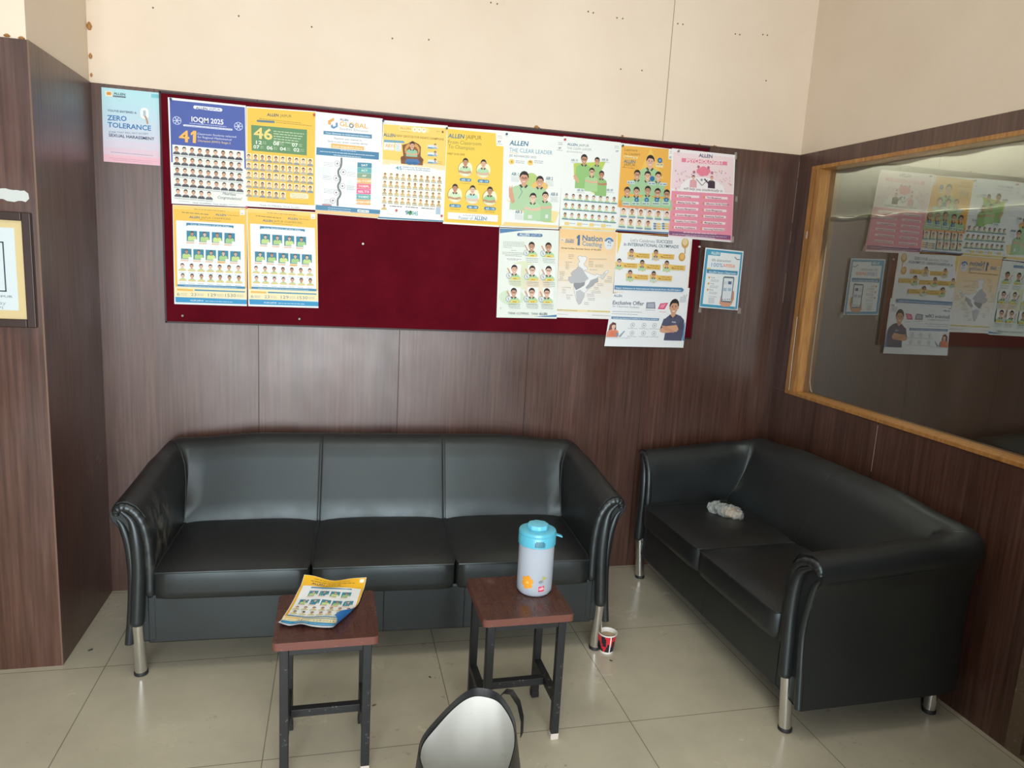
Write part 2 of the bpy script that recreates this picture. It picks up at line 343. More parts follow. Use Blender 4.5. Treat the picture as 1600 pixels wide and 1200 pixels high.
# ------------------------------------------------------------------ sofas
ARM=[(0,.14),(0,.28),(0,.42),(.001,.49),(.007,.55),(.021,.603),(.046,.640),(.076,.658),(.104,.653),(.124,.636),(.133,.610),(.127,.585),(.106,.56),(.090,.49),(.083,.38),(.089,.25),(.102,.125)]
BAK=[(0,.14),(0,.28),(0,.42),(.042,.50),(.082,.58),(.112,.65),(.132,.702),(.158,.731),(.190,.743),(.222,.737),(.246,.714),(.256,.67),(.259,.62),(.261,.50),(.263,.38),(.265,.25),(.265,.125)]
YB=.405; FIN=-.022
def make_sofa(name, label, n, hl, loc, rz, dusty=False, flare=0):
    fl=lambda a,sx=1: a+(flare if sx>0 else 0)*sm((a-.045)/.035)   # the near arm splays out a little
    t=thing(name,label,'sofa',loc,rz)
    xi=hl-.057
    def arm_pt(k,y,sx):
        a,z=ARM[k]; s=(y-FIN)/(YB-FIN)
        if z>.44: z=z+.036*s**1.2*(z-.44)/.21
        return Vector((sx*(xi+fl(a,sx)),y,z))
    def armtop(k): return arm_pt(k,YB,1).z
    def fan_pt(k,phi,sx):
        a=fl(ARM[k][0],sx); b=BAK[k][0]; e=2 if k<5 else (2.6 if k<7 else (3.4 if k<9 else 5))
        c,s_=abs(math.cos(phi)),abs(math.sin(phi))
        x=a*c**(2/e); y=b*s_**(2/e); w=sm(phi/(math.pi/2))
        zb=BAK[k][1]-( .022 if 3<=k<=12 else 0)
        return Vector((sx*(xi+x),YB+y,lerp(armtop(k),zb,w)))
    def back_pt(k,x):
        b,z=BAK[k]; d=min(1,(xi-abs(x))/.28)
        if 3<=k<=12: z-= .022*(1-sm(d))
        bulge=.004*math.sin(math.pi*min(1,max(0,(z-.40)/.32))) if k<7 else 0
        # shallow stitched valleys at the seams
        dd=min([abs(x-sx_) for sx_ in seams]+[9])
        dent=(.0042 if n>2 else .0008)*math.exp(-(dd/.005)**2) if 2<=k<=8 else 0
        soft=bulge*(.75+.25*(1-math.exp(-(dd/.05)**2)))*sm(d*1.2)
        return Vector((x,YB+b-soft+dent,z-dent*.3 if k>5 else z))
    K=len(ARM)
    w=xi*2/n; seams=[-xi+w*i for i in range(1,n)]
    phs=[math.pi/2*i/10 for i in range(11)]; SPL=6
    # arms
    for sx in (-1,1):
        m=DUSTY if (dusty and sx<0) else LEATHER
        st=[[arm_pt(k,lerp(FIN,YB,(i/10)),sx) for k in range(K)] for i in range(11)]+[[fan_pt(k,p,sx) for k in range(K)] for p in phs[1:SPL+1]]
        # pleats where the leather gathers at the front
        for i in range(3):
            for k in range(4,11): st[i][k]=st[i][k]+Vector((0,-.004*(1-i/3),0))
        q=MB(); q.grid(st,m,closed_u=True)
        q.cap([p+Vector((0,.004,0)) for p in st[0]],m,True); q.cap(st[-1],m)
        o=q.obj('armrest',t,smooth=True,angle=60)
        # gathered roll along the inner edge of the arm front
        def F(pts,y=-.022,fl_=True): return [(sx*(xi+(fl(a,sx) if fl_ else a)),y,z) for a,z in pts]
        def dense(pts,y,nn=40):
            c=[Vector(p) for p in F(pts,y,y>-.028)]; out=[]
            if y<-.028: c[-1].x+=max(sx,0)*flare*.8; c[-2].x+=max(sx,0)*flare*.25
            for i in range(nn):
                u=i/(nn-1)*(len(c)-1); j=min(int(u),len(c)-2); f=u-j
                p0,p1,p2,p3=c[max(j-1,0)],c[j],c[j+1],c[min(j+2,len(c)-1)]
                out.append(.5*((2*p1)+(p2-p0)*f+(2*p0-5*p1+4*p2-p3)*f*f+(3*p1-p0-3*p2+p3)*f**3))
            return out
        nn=64; pa=dense([(.013,.300),(.012,.42),(.016,.50),(.029,.570),(.056,.616),(.086,.634),(.109,.626),(.114,.606)],-.020,nn)
        rr=[.0175*(1+(.05*math.sin(i*1.35) if i>26 else .02*math.sin(i*.8)))*(1-.35*sm((i-50)/14)) for i in range(nn)]
        rr[0]=.004; rr[1]=.012
        q=MB(); q.tube(pa,rr,m,14); q.obj('arm_front_roll',q and t,smooth=True,angle=80)
        pb=dense([(.089,.127),(.077,.25),(.071,.38),(.078,.49),(.094,.56),(.111,.588)],-.016,40)
        q=MB(); q.tube(pb,[.0145*(1-.55*sm((i-26)/14)) for i in range(40)],LEATHER,12); q.obj('outer_arm_welt',t,smooth=True,angle=80)
        pc=dense([(.057,.205),(.051,.30),(.045,.42),(.049,.52),(.062,.586),(.094,.622)],-.030,40)
        rc=[.0225*(1-.75*sm((i-20)/20)) for i in range(40)]; rc[0]=.019
        q=MB(); q.tube(pc,rc,LEATHER,16); q.obj('leg_sleeve',t,smooth=True,angle=80)
        # stitched line under the outer roll
        q=MB(); q.tube([arm_pt(11,lerp(FIN+.02,YB,i/8),sx)+Vector((sx*.0006,0,-.006)) for i in range(9)],.0016,LEATHER,6); q.obj('stitching',t,smooth=True)
        # seam welt between arm and back
        q=MB(); q.tube([fan_pt(k,phs[SPL],sx)+(Vector((-sx*.001,-.001,0.0))) for k in range(2,10)],.0024 if n>2 else .0012,LEATHER,8); q.obj('seam_piping',t,smooth=True)
        # legs
        q=MB(); lx=sx*hl
        q.tube([(lx,-.004,.012),(lx-sx*.001,-.022,.215)],.0205,CHROME,20); lg=q.obj('leg',t,smooth=True)
        q=MB(); q.lathe([(.021,0),(.0235,.002),(.0235,.012),(.021,.015)],RUBBER,20,(lx,-.003,0)); q.obj('foot_cap',lg,smooth=True)
        q=MB(); q.lathe([(.0205,.012),(.0205,.128)],CHROME,20,(lx,.600,0)); lg=q.obj('leg',t,smooth=True)
        q=MB(); q.lathe([(.021,0),(.0235,.002),(.0235,.012),(.021,.015)],RUBBER,20,(lx,.600,0)); q.obj('foot_cap',lg,smooth=True)
    # back
    st=[[fan_pt(k,p,-1) for k in range(K)] for p in phs[SPL:]]
    xs=sorted(set([round(-xi+2*xi*i/(8*n),4) for i in range(1,8*n)]+[round(s+d,4) for s in seams for d in (-.012,-.007,-.0035,0,.0035,.007,.012)]))
    st+=[[back_pt(k,x) for k in range(K)] for x in xs]
    st+=[[fan_pt(k,p,1) for k in range(K)] for p in phs[SPL:][::-1]]
    q=MB(); q.grid(st,LEATHER,closed_u=True); q.cap(st[0],LEATHER,True); q.cap(st[-1],LEATHER); q.obj('backrest',t,smooth=True,angle=60)
    # base
    q=MB(); q.box((-xi-.026,-.020,.125),(xi+.026,.60,.31),LEATHER); q.obj('seat_base',t,smooth=True,bevel=.008)
    for i in range(n-1):
        q=MB(); x=seams[i]+(.04 if i else .265 if n==3 else .03); q.tube([(x,-.0205,.129),(x,-.0215,.2),(x,-.0205,.30)],.002,LEATHER,6); q.obj('base_seam',t,smooth=True)
    # cushions
    for i in range(n):
        x0=-xi+w*i+.004; x1=x0+w-.008; q=MB(); nu,nv=14,14
        def top(u,v,e):
            d=(1-abs(2*u-1)**5)*(1-abs(2*v-1)**5); s_=.003*math.sin(u*7+i*2)*math.sin(v*5+i)
            X=2*u-1; Y=2*v-1; return Vector(((x0+x1)/2+(x1-x0)/2*X*(1-.028*abs(Y)**12),.195+.245*Y*(1-.03*abs(X)**12),.404+(.020+s_)*d+.010*v-.004*abs(X*Y)**8))
        rowsT=[[top(a/nu,b/nv,0) for a in range(nu+1)] for b in range(nv+1)]
        bor=[(a,0) for a in range(nu)]+[(nu,b) for b in range(nv)]+[(a,nv) for a in range(nu,0,-1)]+[(0,b) for b in range(nv,0,-1)]
        ring=[rowsT[b][a] for a,b in bor]
        cx=(x0+x1)/2; cy=.19
        def off(p,k,dz): return Vector((p.x+(k if p.x>cx else -k)*(1 if abs(p.x-cx)>(x1-x0)*.47 else 0),p.y+(k if p.y>cy else -k)*(1 if abs(p.y-cy)>.22 else 0),dz))
        rings=[ring]+[[off(p,k,lerp(p.z,.300,f)) for p in ring] for k,f in ((.002,.06),(.003,.30),(.003,.7),(0,.93),(-.012,1.0))]
        q.grid(rowsT,LEATHER)
        q.grid(rings[::-1],LEATHER,closed_u=True); q.cap(rings[-1],LEATHER,True)
        c=q.obj('seat_cushion',t,smooth=True,angle=75)
        q=MB(); fr_=[rowsT[b][0]+Vector((-.001,0,.0)) for b in range(nv,0,-1)]+[rowsT[0][a]+Vector((0,-.002,.001)) for a in range(nu+1)]+[rowsT[b][nu]+Vector((.001,0,0)) for b in range(1,nv+1)]
        q.tube(fr_,.0042,LEATHER,8); q.obj('piping',c,smooth=True)
    return t
sofa3=make_sofa('sofa','black leather three-seat sofa against the back wall under the notice board',3,.852,(1.1335,-.716,0),R(-2.15),True)
sofa2=make_sofa('sofa','black leather two-seat sofa along the right wall under the window',2,.601,(2.4575,-.745,0),R(-89.2),False,.036)

# ------------------------------------------------------------------ stools
def make_stool(label, loc, rz):
    t=thing('stool',label,'stool',loc,rz,'small square stools before the long sofa'); h=.147; z=.45
    q=MB(); pts=[]
    for cx,cy,a0 in ((1,1,0),(-1,1,90),(-1,-1,180),(1,-1,270)):
        for i in range(5): a=R(a0+i*22.5); pts.append((cx*(h-.014)+.014*math.cos(a),cy*(h-.014)+.014*math.sin(a)))
    lo=[(x,y,z-.024) for x,y in pts]; hi=[(x,y,z) for x,y in pts]
    q.grid([lo,hi],EDGE,closed_u=True); q.cap(hi,SEAT); q.cap(lo,EDGE,True); q.obj('seat',t,bevel=.0015,seg=2)
    lx=h-.031; a=.0125
    for sx in (-1,1):
        for sy in (-1,1):
            q=MB(); q.box((sx*lx-a,sy*lx-a,.018),(sx*lx+a,sy*lx+a,z-.0245),BLACKSTEEL); lg=q.obj('leg',t,bevel=.002)
            q=MB(); q.box((sx*lx-a-.001,sy*lx-a-.001,0),(sx*lx+a+.001,sy*lx+a+.001,.022),pm('white_plastic_cap',(.62,.56,.50),.5) if sy<0 else RUBBER); q.obj('foot_cap',lg,bevel=.002)
    for s in (-1,1):
        q=MB(); q.box((-lx+a,s*lx-.010,z-.052),(lx-a,s*lx+.010,z-.0245),BLACKSTEEL); q.obj('apron_rail',t,bevel=.0015)
        q=MB(); q.box((s*lx-.010,-lx+a,z-.052),(s*lx+.010,lx-a,z-.0245),BLACKSTEEL); q.obj('apron_rail',t,bevel=.0015)
        q=MB(); q.box((s*lx-.0125,-lx+a,.125),(s*lx+.0125,lx-a,.150),BLACKSTEEL); q.obj('stretcher',t,bevel=.0015)
    q=MB(); q.box((-lx+.0125,-.0125,.125),(lx-.0125,.0125,.150),BLACKSTEEL); q.obj('stretcher',t,bevel=.0015)
    return t
make_stool('small square brown-topped stool with a yellow leaflet lying on it',(.931,-1.195,0),R(.3))
make_stool('small square brown-topped stool with a blue-lidded water bottle standing on it',(1.541,-1.143,0),R(.6))

# ------------------------------------------------------------------ bottle
bt=thing('water_bottle','frosted plastic water bottle with a turquoise lid standing on the stool','bottle',(1.603,-1.112,.4502),R(-6))
FR=pm('frosted_plastic',(.78,.84,.92),.38,0,.5,Transmission_Weight=.58,IOR=1.12)
TQ=pm('turquoise_plastic',(.11,.49,.66),.32); TQL=pm('light_turquoise_plastic',(.16,.60,.80),.32)
q=MB(); q.lathe([(.040,.0),(.052,.003),(.058,.012),(.0590,.03),(.0590,.170),(.0585,.176),(.056,.176),(.0565,.168),(.0565,.02),(.05,.006),(.03,.005)],FR,40); q.obj('body',bt,smooth=True)
q=MB(); q.lathe([(.0600,.170),(.0622,.171),(.0622,.204),(.0610,.2055),(.0624,.207),(.0626,.212),(.0600,.2175),(.053,.2205),(.046,.2210),(.030,.2210)],TQ,48); ld=q.obj('lid',bt,smooth=True)
q=MB(); rows=[]
for rr_,z in ((.030,.2205),(.0335,.2215),(.0345,.2325),(.033,.2355),(.024,.2366),(.004,.2368)):
    rows.append([((rr_*(1+.035*math.cos(8*6.2832*i/48)))*math.cos(6.2832*i/48),(rr_*(1+.035*math.cos(8*6.2832*i/48)))*math.sin(6.2832*i/48),z) for i in range(48)])
q.grid(rows,TQL,closed_u=True); q.cap(rows[-1],TQL); q.obj('cap',ld,smooth=True)
q=MB(); q.box((.058,-.008,.198),(.084,.008,.203),TQ,lambda p: Vector((p.x,p.y,p.z-.35*(p.x-.058)))); q.obj('pull_tab',ld,bevel=.0015)
def on_cyl(r,a,z,d=0): return ((r+d)*math.cos(a),(r+d)*math.sin(a),z)
A0=R(-90)-math.atan2(.66,2.17)+R(6)+R(1)
q=MB(); BK=pm('black_print',(.02,.03,.04),.5)
for i in range(9):
    a=A0+(i-3)*.062+.10; q.poly([on_cyl(.0622,a-.017,.176,.0004),on_cyl(.0622,a+.017,.176,.0004),on_cyl(.0622,a+.017,.196-.004*(i in(0,8)),.0004),on_cyl(.0622,a-.017,.196-.004*(i in(0,8)),.0004)],BK)
q.obj('barcode_print',ld)
q=MB(); OR=pm('orange_print',(.85,.36,.03),.5); YL=pm('yellow_print',(.80,.55,.12),.5); PK=pm('cherry_print',(.72,.03,.10),.5); GN=pm('olive_print',(.45,.45,.12),.5)
def decal(a,z,r,col,d,n=14,wav=0,kk=5):
    q.poly([on_cyl(.0590,a+r*(1+wav*math.cos(kk*6.2832*i/n))*math.cos(6.2832*i/n)/.059,z+r*(1+wav*math.cos(kk*6.2832*i/n))*math.sin(6.2832*i/n),d) for i in range(n)],col)
ac=A0
for i in range(6):
    th=6.2832*i/6+.3; decal(ac-.42+.0125*math.cos(th)/.059,.052+.0145*math.sin(th),.0092,OR,.0006)
decal(ac-.42,.052,.012,OR,.0008); decal(ac-.42,.052,.005,YL,.0012)
decal(ac+.52,.068,.007,GN,.0006,20,.3,3)
for k in range(14):
    th=k*.75; rr_=.0085-.0005*k; decal(ac+.34+rr_*math.cos(th)/.059,.056+.8*rr_*math.sin(th),.0013,BK,.0006,6)
a=ac+.40
def patch(a0,a1,z0,z1,d,m,tilt=.002):
    for i in range(8):
        f0,f1=i/8,(i+1)/8; q.poly([on_cyl(.059,lerp(a0,a1,f0),z0+tilt*f0,d),on_cyl(.059,lerp(a0,a1,f1),z0+tilt*f1,d),on_cyl(.059,lerp(a0,a1,f1),z1+tilt*f1,d),on_cyl(.059,lerp(a0,a1,f0),z1+tilt*f0,d)],m)
patch(a-.17,a+.17,.022,.040,.0006,PK)
tv,tf,tw=text_geo('cello',1); k0=len(q.v); q.v+=[on_cyl(.059,a-.14+.28*x/tw,.028+y*.011/.73+.002*x/tw,.0011) for x,y in tv]
for f_ in tf: q.face([k0+i for i in f_],pm('white_print',(.8,.8,.8),.5))
q.obj('printed_decoration',bt)

# ------------------------------------------------------------------ paper cup
cu=thing('paper_cup','red and black paper cup of tea on the floor beside a sofa leg','cup',(2.026,-.779,.0002),R(-20))
q=MB(); WH=pm('white_paperboard',(.80,.78,.74),.5); CR=pm('cup_red',(.62,.02,.035),.45); CK=pm('cup_black',(.015,.012,.02),.45)
n=40; rb,rt=.0255,.0365
def cr(z): return lerp(rb,rt,z/.083)
zs=[.0,.008,.020,.032,.044,.056,.068,.077]
for i in range(len(zs)-1):
    for j in range(n):
        a0,a1=6.2832*j/n,6.2832*(j+1)/n; th=math.degrees((a0+a1)/2)%360
        if i==0 or i==len(zs)-2 and False: col=WH
        elif 288<th<299: col=WH
        else:
            u=(th*.018); v=zs[i]/.083; col=CR if (math.sin(u*5+v*3)+.6*math.cos(v*6-u*3)+.45>0 and v>.25+.18*math.sin(u*4)) else CK
        q.poly([(cr(zs[i])*math.cos(a0),cr(zs[i])*math.sin(a0),zs[i]),(cr(zs[i])*math.cos(a1),cr(zs[i])*math.sin(a1),zs[i]),(cr(zs[i+1])*math.cos(a1),cr(zs[i+1])*math.sin(a1),zs[i+1]),(cr(zs[i+1])*math.cos(a0),cr(zs[i+1])*math.sin(a0),zs[i+1])],col)
q.lathe([(rb-.001,.0),(.001,.001)],WH,n,caps=False)
q.lathe([(cr(.077),.077),(rt+.001,.080),(rt+.0022,.082),(rt+.0015,.0842),(rt-.0008,.0835),(cr(.06)-.001,.06),(rb,.02),(.001,.019)],WH,n,caps=False); q.obj('cup',cu,smooth=True,angle=50)
q=MB(); q.lathe([(.001,.0665),(cr(.0665)-.001,.0665)],pm('milky_tea',(.42,.30,.17),.2),n,caps=False); q.obj('tea',cu)

# crumbs and scraps on the tiles
for px_,py_,sz,col,lab in [(.062,-.500,.011,(.03,.03,.03),'small dark scrap on the floor beside the left column'),(2.018,-.852,.009,(.05,.035,.02),'small dark crumb on the floor in front of the paper cup'),
        (2.275,-.735,.008,(.62,.52,.40),'pale crumb on the floor between the two sofas'),(1.09,-1.0,.010,(.16,.09,.04),'brown crumb on the floor behind the left stool'),(1.30,-.86,.008,(.05,.035,.02),'dark crumb on the floor in front of the long sofa')]:
    q=MB(); m=pm('crumb_%02d'%int(col[0]*100),col,.7); nr=[[ (sz*.5*math.sin(th)*math.cos(a)*(1.6+.3*math.sin(3*a)),sz*.5*math.sin(th)*math.sin(a)*(.8+.2*math.cos(2*a)),max(0,sz*.22*(1+math.cos(th)))) for a in [6.2832*i/9 for i in range(9)]] for th in (.15,.7,1.3,2.0,2.9)]
    q.grid(nr[::-1],m,closed_u=True); q.cap(nr[0],m); q.cap(nr[-1],m,True); o=q.obj('crumb',smooth=True); o.location=(px_,py_,.0003); o.rotation_euler=(0,0,px_*9); tag(o,lab,'crumb')

# ------------------------------------------------------------------ bag in the foreground
bg=thing('tote_bag','open black woven bag with a white lining standing on the floor at the front','bag',(1.285,-1.735,0),0)
BB=pm('black_woven_plastic',(.013,.013,.015),.42,0,.5); t_=NT(BB); nn_=t_.noise(t_.coords((1,1,1)),160,2,.5); t_.bump(nn_,.3,.001)
LN=m_paint('white_bag_lining',(.60,.60,.55),(.74,.75,.72),(.36,.35,.28)); LN.node_tree.nodes['Principled BSDF'].inputs['Roughness'].default_value=.55
n=72
MOUTH=[(-.130,.010),(-.075,.095),(.012,.180),(.068,.186),(.108,.150),(.121,.055),(.085,-.055),(.015,-.160),(-.060,-.180),(-.122,-.090)]
MZ=[.375,.383,.392,.392,.385,.372,.355,.345,.350,.365]
BASE=[(-.165,.02),(-.12,.10),(-.03,.165),(.06,.175),(.13,.12),(.155,.02),(.13,-.09),(.04,-.17),(-.07,-.19),(-.15,-.09)]
def cr(pts,t):
    m_=len(pts); i=int(t*m_)%m_; f=t*m_-int(t*m_); p0,p1,p2,p3=[Vector(pts[(i+k)%m_]) for k in (-1,0,1,2)]
    return .5*((2*p1)+(p2-p0)*f+(2*p0-5*p1+4*p2-p3)*f*f+(3*p1-p0-3*p2+p3)*f**3)
def bagring(f,ins=0):
    out=[]
    for i in range(n):
        t=i/n; m3=cr([(a,b,z) for (a,b),z in zip(MOUTH,MZ)],t); b3=cr([(a,b,0) for a,b in BASE],t)
        g_=f**1.4; x=lerp(b3.x,m3.x,g_); y=lerp(b3.y,m3.y,g_); l=math.hypot(x,y); k=(l-ins)/l
        w=1+.03*math.sin(9*t*6.28+f*6)*f*(1-f)*2
        out.append(Vector((x*k*w,y*k*w,m3.z*f)))
    return out
fs=[0,.03,.1,.25,.4,.55,.7,.82,.92,.97,1]
q=MB(); rg=[bagring(f) for f in fs]; q.grid(rg,BB,closed_u=True); q.cap(rg[0],BB,True)
r1=[p+Vector((0,0,.002)) for p in bagring(1,.002)]
hem=[bagring(.98,.004),bagring(.925,.006)]
q.grid([rg[-1],r1,*hem],BB,closed_u=True); q.obj('outer_shell',bg,smooth=True,angle=60)
q=MB(); inn=[bagring(f,.0065+.012*(1-f)) for f in (.95,.9,.8,.7,.55,.4,.25,.12,.05)]; q.grid(inn,LN,closed_u=True); q.cap(inn[-1],LN); q.obj('lining',bg,smooth=True,angle=60)
q=MB(); hp=[(.104,.172,.372),(.118,.172,.388),(.132,.155,.395),(.144,.120,.384),(.147,.088,.360),(.140,.060,.333)]
rows=[[Vector(p)+Vector((-.006,-.010,0)),Vector(p)+Vector((.006,.010,0))] for p in hp]
q.grid(rows,BB); q.grid([[a+Vector((.0015,.0005,.001)) for a in r] for r in rows],BB); q.obj('handle',bg,smooth=True)
ST=pm('white_stitch',(.45,.45,.45),.6)
for i0 in (44,46):
    q=MB(); q.tube([bagring(f)[i0]*1.006 for f in (.3,.5,.7,.85,.97)],.0012,ST,5); q.obj('stitching',bg)
q=MB(); q.tube([p*1.004+Vector((0,0,-.010)) for p in bagring(1)[2:16]],.0010,ST,5); q.obj('stitching',bg)

# ------------------------------------------------------------------ wrapped food packet on the two-seater
fp=thing('food_packet','crumpled clear plastic wrapper with food inside lying on the two-seat sofa','packet',(2.712,-.425,.446),R(-58))
PL=pm('crumpled_clear_plastic',(.62,.68,.67),.22,0,.6,Alpha=.42); FO=pm('pale_bread',(.60,.44,.27),.7); t_=NT(FO); nz=t_.noise(t_.coords(),60,3,.6); t_.color(t_.ramp(nz,[(.35,(.52,.30,.12)),(.6,(.62,.50,.38))]))
def crumple(L,Wd,H,amp,fr,nu=30,nv=22,cx=0):
    rows=[]
    for i in range(nu+1):
        u=i/nu; s=math.sin(math.pi*min(max(u,.02),.98))**.35
        row=[]
        for j in range(nv):
            a=6.2832*j/nv; p=Vector((cx+(u-.5)*L,Wd*s*math.cos(a),H*s*math.sin(a)))
            d=noise.noise(p*fr)+.6*abs(noise.noise(p*fr*2.3+Vector((3,1,7))))
            p=p+Vector((.3*d*amp,amp*d*math.cos(a),amp*d*math.sin(a)*.8)); p.z=max(p.z,-H*.72)
            row.append(p)
        rows.append(row)
    return rows
q=MB(); rw=crumple(.172,.041,.031,.018,42); q.grid(rw,PL,closed_u=True); q.cap(rw[0],PL,True); q.cap(rw[-1],PL); q.obj('wrapper',fp,angle=0)
q=MB(); rw=crumple(.096,.033,.023,.007,40,cx=.030); q.grid(rw,FO,closed_u=True); q.cap(rw[0],FO,True); q.cap(rw[-1],FO); q.obj('filling',fp,smooth=True)

# ------------------------------------------------------------------ notice board
nb=thing('notice_board','maroon felt notice board carrying the posters on the back wall','board',(1.46,-.001,1.656))
bx0,bx1,bz0,bz1=.250-1.46,2.668-1.46,1.201-1.656,2.1185-1.656
q=MB(); q.box((bx0,-.012,bz0),(bx1,0,bz1),FELT); q.obj('felt_panel',nb,bevel=.002)
FRM=pm('dark_maroon_edging',(.022,.003,.005),.5)
for a,b in (((bx0-.003,-.0135,bz0-.003),(bx0+.004,0,bz1+.003)),((bx1-.004,-.0135,bz0-.003),(bx1+.003,0,bz1+.003)),((bx0,-.0135,bz1-.004),(bx1,0,bz1+.003)),((bx0,-.0135,bz0-.003),(bx1,0,bz0+.004))):
    q=MB(); q.box(a,b,FRM); q.obj('edging',nb)
# ------------------------------------------------------------------ posters
CROP={1:(.225,140,120),2:(1/6,250,300),3:(220/1389,480,160),4:(.15,680,180),5:(200/1412,860,200),6:(140/600,1030,220),7:(200/1500,765,350),8:(1/6,930,350)}
def pale(h,k):
    c=[int(h[i:i+2],16) for i in (1,3,5)]
    if sum(c)<330: return h
    return '#%02x%02x%02x'%tuple(int(lerp(a,b,k)) for a,b in zip(c,(222,238,228)))
CAP=.73
SKIN=['#e0b398','#d29f80','#e8c2aa','#c2906f']; HAIR='#241d1c'
class Poster:
    def __init__(s, label, crop, tl, tr, bl, br, paper='#f1f6f4', y=-.0135, like=None, cat='poster', group='coaching posters on the back wall'):
        s.k=CROP[crop] if crop else None; s.y=y; s.like=like
        if crop:
            P=[s.wall(p) for p in (tl,tr,bl,br)]
            s.TL=Vector(P[0]); s.e1=Vector(P[1])-s.TL; s.e2=Vector(P[2])-s.TL; s.e3=Vector(P[3])-s.TL
            s.w=s.e1.length; s.h=s.e2.length
            s.org=s.TL+s.e3*.5
        s.mb=MB(); s.d=.0004; s.label=label; s.cat=cat; s.grp=group
        s.paper(paper)
    def wall(s,p):
        k,ox,oy=s.k; q=wall_px(ox+p[0]*k,oy+p[1]*k,s.y); return (q.x,q.z)
    def paper(s,col):
        m=ink(col); f=[s.uv3(u,v,.0004) for u,v in ((0,1),(1,1),(1,0),(0,0))]; b=[s.uv3(u,v,0) for u,v in ((0,1),(1,1),(1,0),(0,0))]
        k=len(s.mb.v); s.mb.v+=[tuple(p) for p in b+f]
        for q in ((4,5,6,7),(3,2,1,0),(0,1,5,4),(1,2,6,5),(2,3,7,6),(3,0,4,7)): s.mb.face([k+i for i in q],m)
    # uv (0..1, v down) -> object space; quad is bilinear
    def uv3(s,u,v,d):
        p=s.e1*(u*(1-v))+s.e2*(v*(1-u))+s.e3*(u*v)+s.TL-s.org
        return Vector((p.x,-d,p.y))
    # crop pixel -> uv
    def L(s,x,y):
        if s.like: return s.like.L(x,y)
        q=Vector(s.wall((x,y)))-s.TL
        u,v=.5,.5
        for _ in range(6):
            a=s.e1*(1-v)+(s.e3-s.e2)*v; b=s.e2*(1-u)+(s.e3-s.e1)*u
            r=s.e1*(u*(1-v))+s.e2*(v*(1-u))+s.e3*(u*v)-q
            D=a.x*b.y-a.y*b.x; u-=(r.x*b.y-r.y*b.x)/D; v-=(a.x*r.y-a.y*r.x)/D
        return u,v
    def put(s,uvs,col):
        s.mb.poly([s.uv3(u,v,s.d) for u,v in uvs],ink(col) if isinstance(col,str) else col)
    def up(s,k=1): s.d+=.00003*k
    def R(s,x0,y0,x1,y1,col,rd=0):
        s.up(); (a,b),(c,e)=s.L(x0,y0),s.L(x1,y1)
        if rd: 
            rx=rd*abs(c-a); ry=min(rx*s.w/s.h,abs(e-b)/2); rx=ry*s.h/s.w; pts=[]
            for cx,cy,a0 in ((c-rx,b+ry,-90),(c-rx,e-ry,0),(a+rx,e-ry,90),(a+rx,b+ry,180)):
                for i in range(4): t=R(a0+30*i); pts.append((cx+rx*math.cos(t),cy+ry*math.sin(t)))
            s.put(pts[::-1],col)
        else: s.put([(a,e),(c,e),(c,b),(a,b)],col)
    def UV(s,a,b,c,e,col): s.up(); s.put([(a,e),(c,e),(c,b),(a,b)],col)
    def Q(s,col,*pts): s.up(); s.put([s.L(*p) for p in pts][::-1],col)
    def basis(s,x,y):
        u,v=s.L(x,y); u2,v2=s.L(x+10,y); k=math.hypot((u2-u)*s.w,(v2-v)*s.h)/10
        return u,v,k/s.w,k/s.h
    def E(s,x,y,rx,ry,col,n=14,up=True):
        if up: s.up()
        u,v,ku,kv=s.basis(x,y); s.put([(u+rx*ku*math.cos(6.2832*i/n),v-ry*kv*math.sin(6.2832*i/n)) for i in range(n)],col)
    def ring(s,x,y,r,w,col,n=20,a0=0,a1=360):
        s.up(); u,v,ku,kv=s.basis(x,y)
        for i in range(n):
            t0,t1=R(lerp(a0,a1,i/n)),R(lerp(a0,a1,(i+1)/n))
            s.put([(u+q*ku*math.cos(t),v-q*kv*math.sin(t)) for q,t in ((r,t0),(r,t1),(r-w,t1),(r-w,t0))][::-1],col)
    def line(s,pts,w,col):
        s.up()
        for (x0,y0),(x1,y1) in zip(pts,pts[1:]):
            l=math.hypot(x1-x0,y1-y0) or 1; nx,ny=-(y1-y0)/l*w/2,(x1-x0)/l*w/2
            s.put([s.L(x0-nx,y0-ny),s.L(x0+nx,y0+ny),s.L(x1+nx,y1+ny),s.L(x1-nx,y1-ny)],col)
    def T(s,txt,x0,y0,x1,y1,h,col,b=0,it=0):
        s.up(); v,f,w=text_geo(txt,b); u0,v0=s.L(x0,y0); u1,v1=s.L(x1,y1); _,_,ku,kv=s.basis(x0,y0)
        k=len(s.mb.v); m=ink(col)
        for a,c in v:
            t=(a+it*c)/w; s.mb.v.append(tuple(s.uv3(lerp(u0,u1,t),lerp(v0,v1,t)-c/CAP*h*kv,s.d)))
        for q in f: s.mb.face([k+i for i in q],m)
    def G(s,x0,y0,x1,y1,h,col):     # text too small to read in the photograph: a broken line of short strokes
        s.up(); u0,v0=s.L(x0,y0); u1,v1=s.L(x1,y1); _,_,ku,kv=s.basis(x0,y0); L_=math.hypot(x1-x0,y1-y0); t=0; hh=h*kv
        while t<1:
            wd=random.uniform(1.2,4.2)*h/L_; e=min(1,t+wd)
            a,b,c,d_=lerp(u0,u1,t),lerp(v0,v1,t),lerp(u0,u1,e),lerp(v0,v1,e)
            s.put([(a,b+hh*.3),(c,d_+hh*.3),(c,d_-hh*.3),(a,b-hh*.3)],col); t=e+.55*h/L_
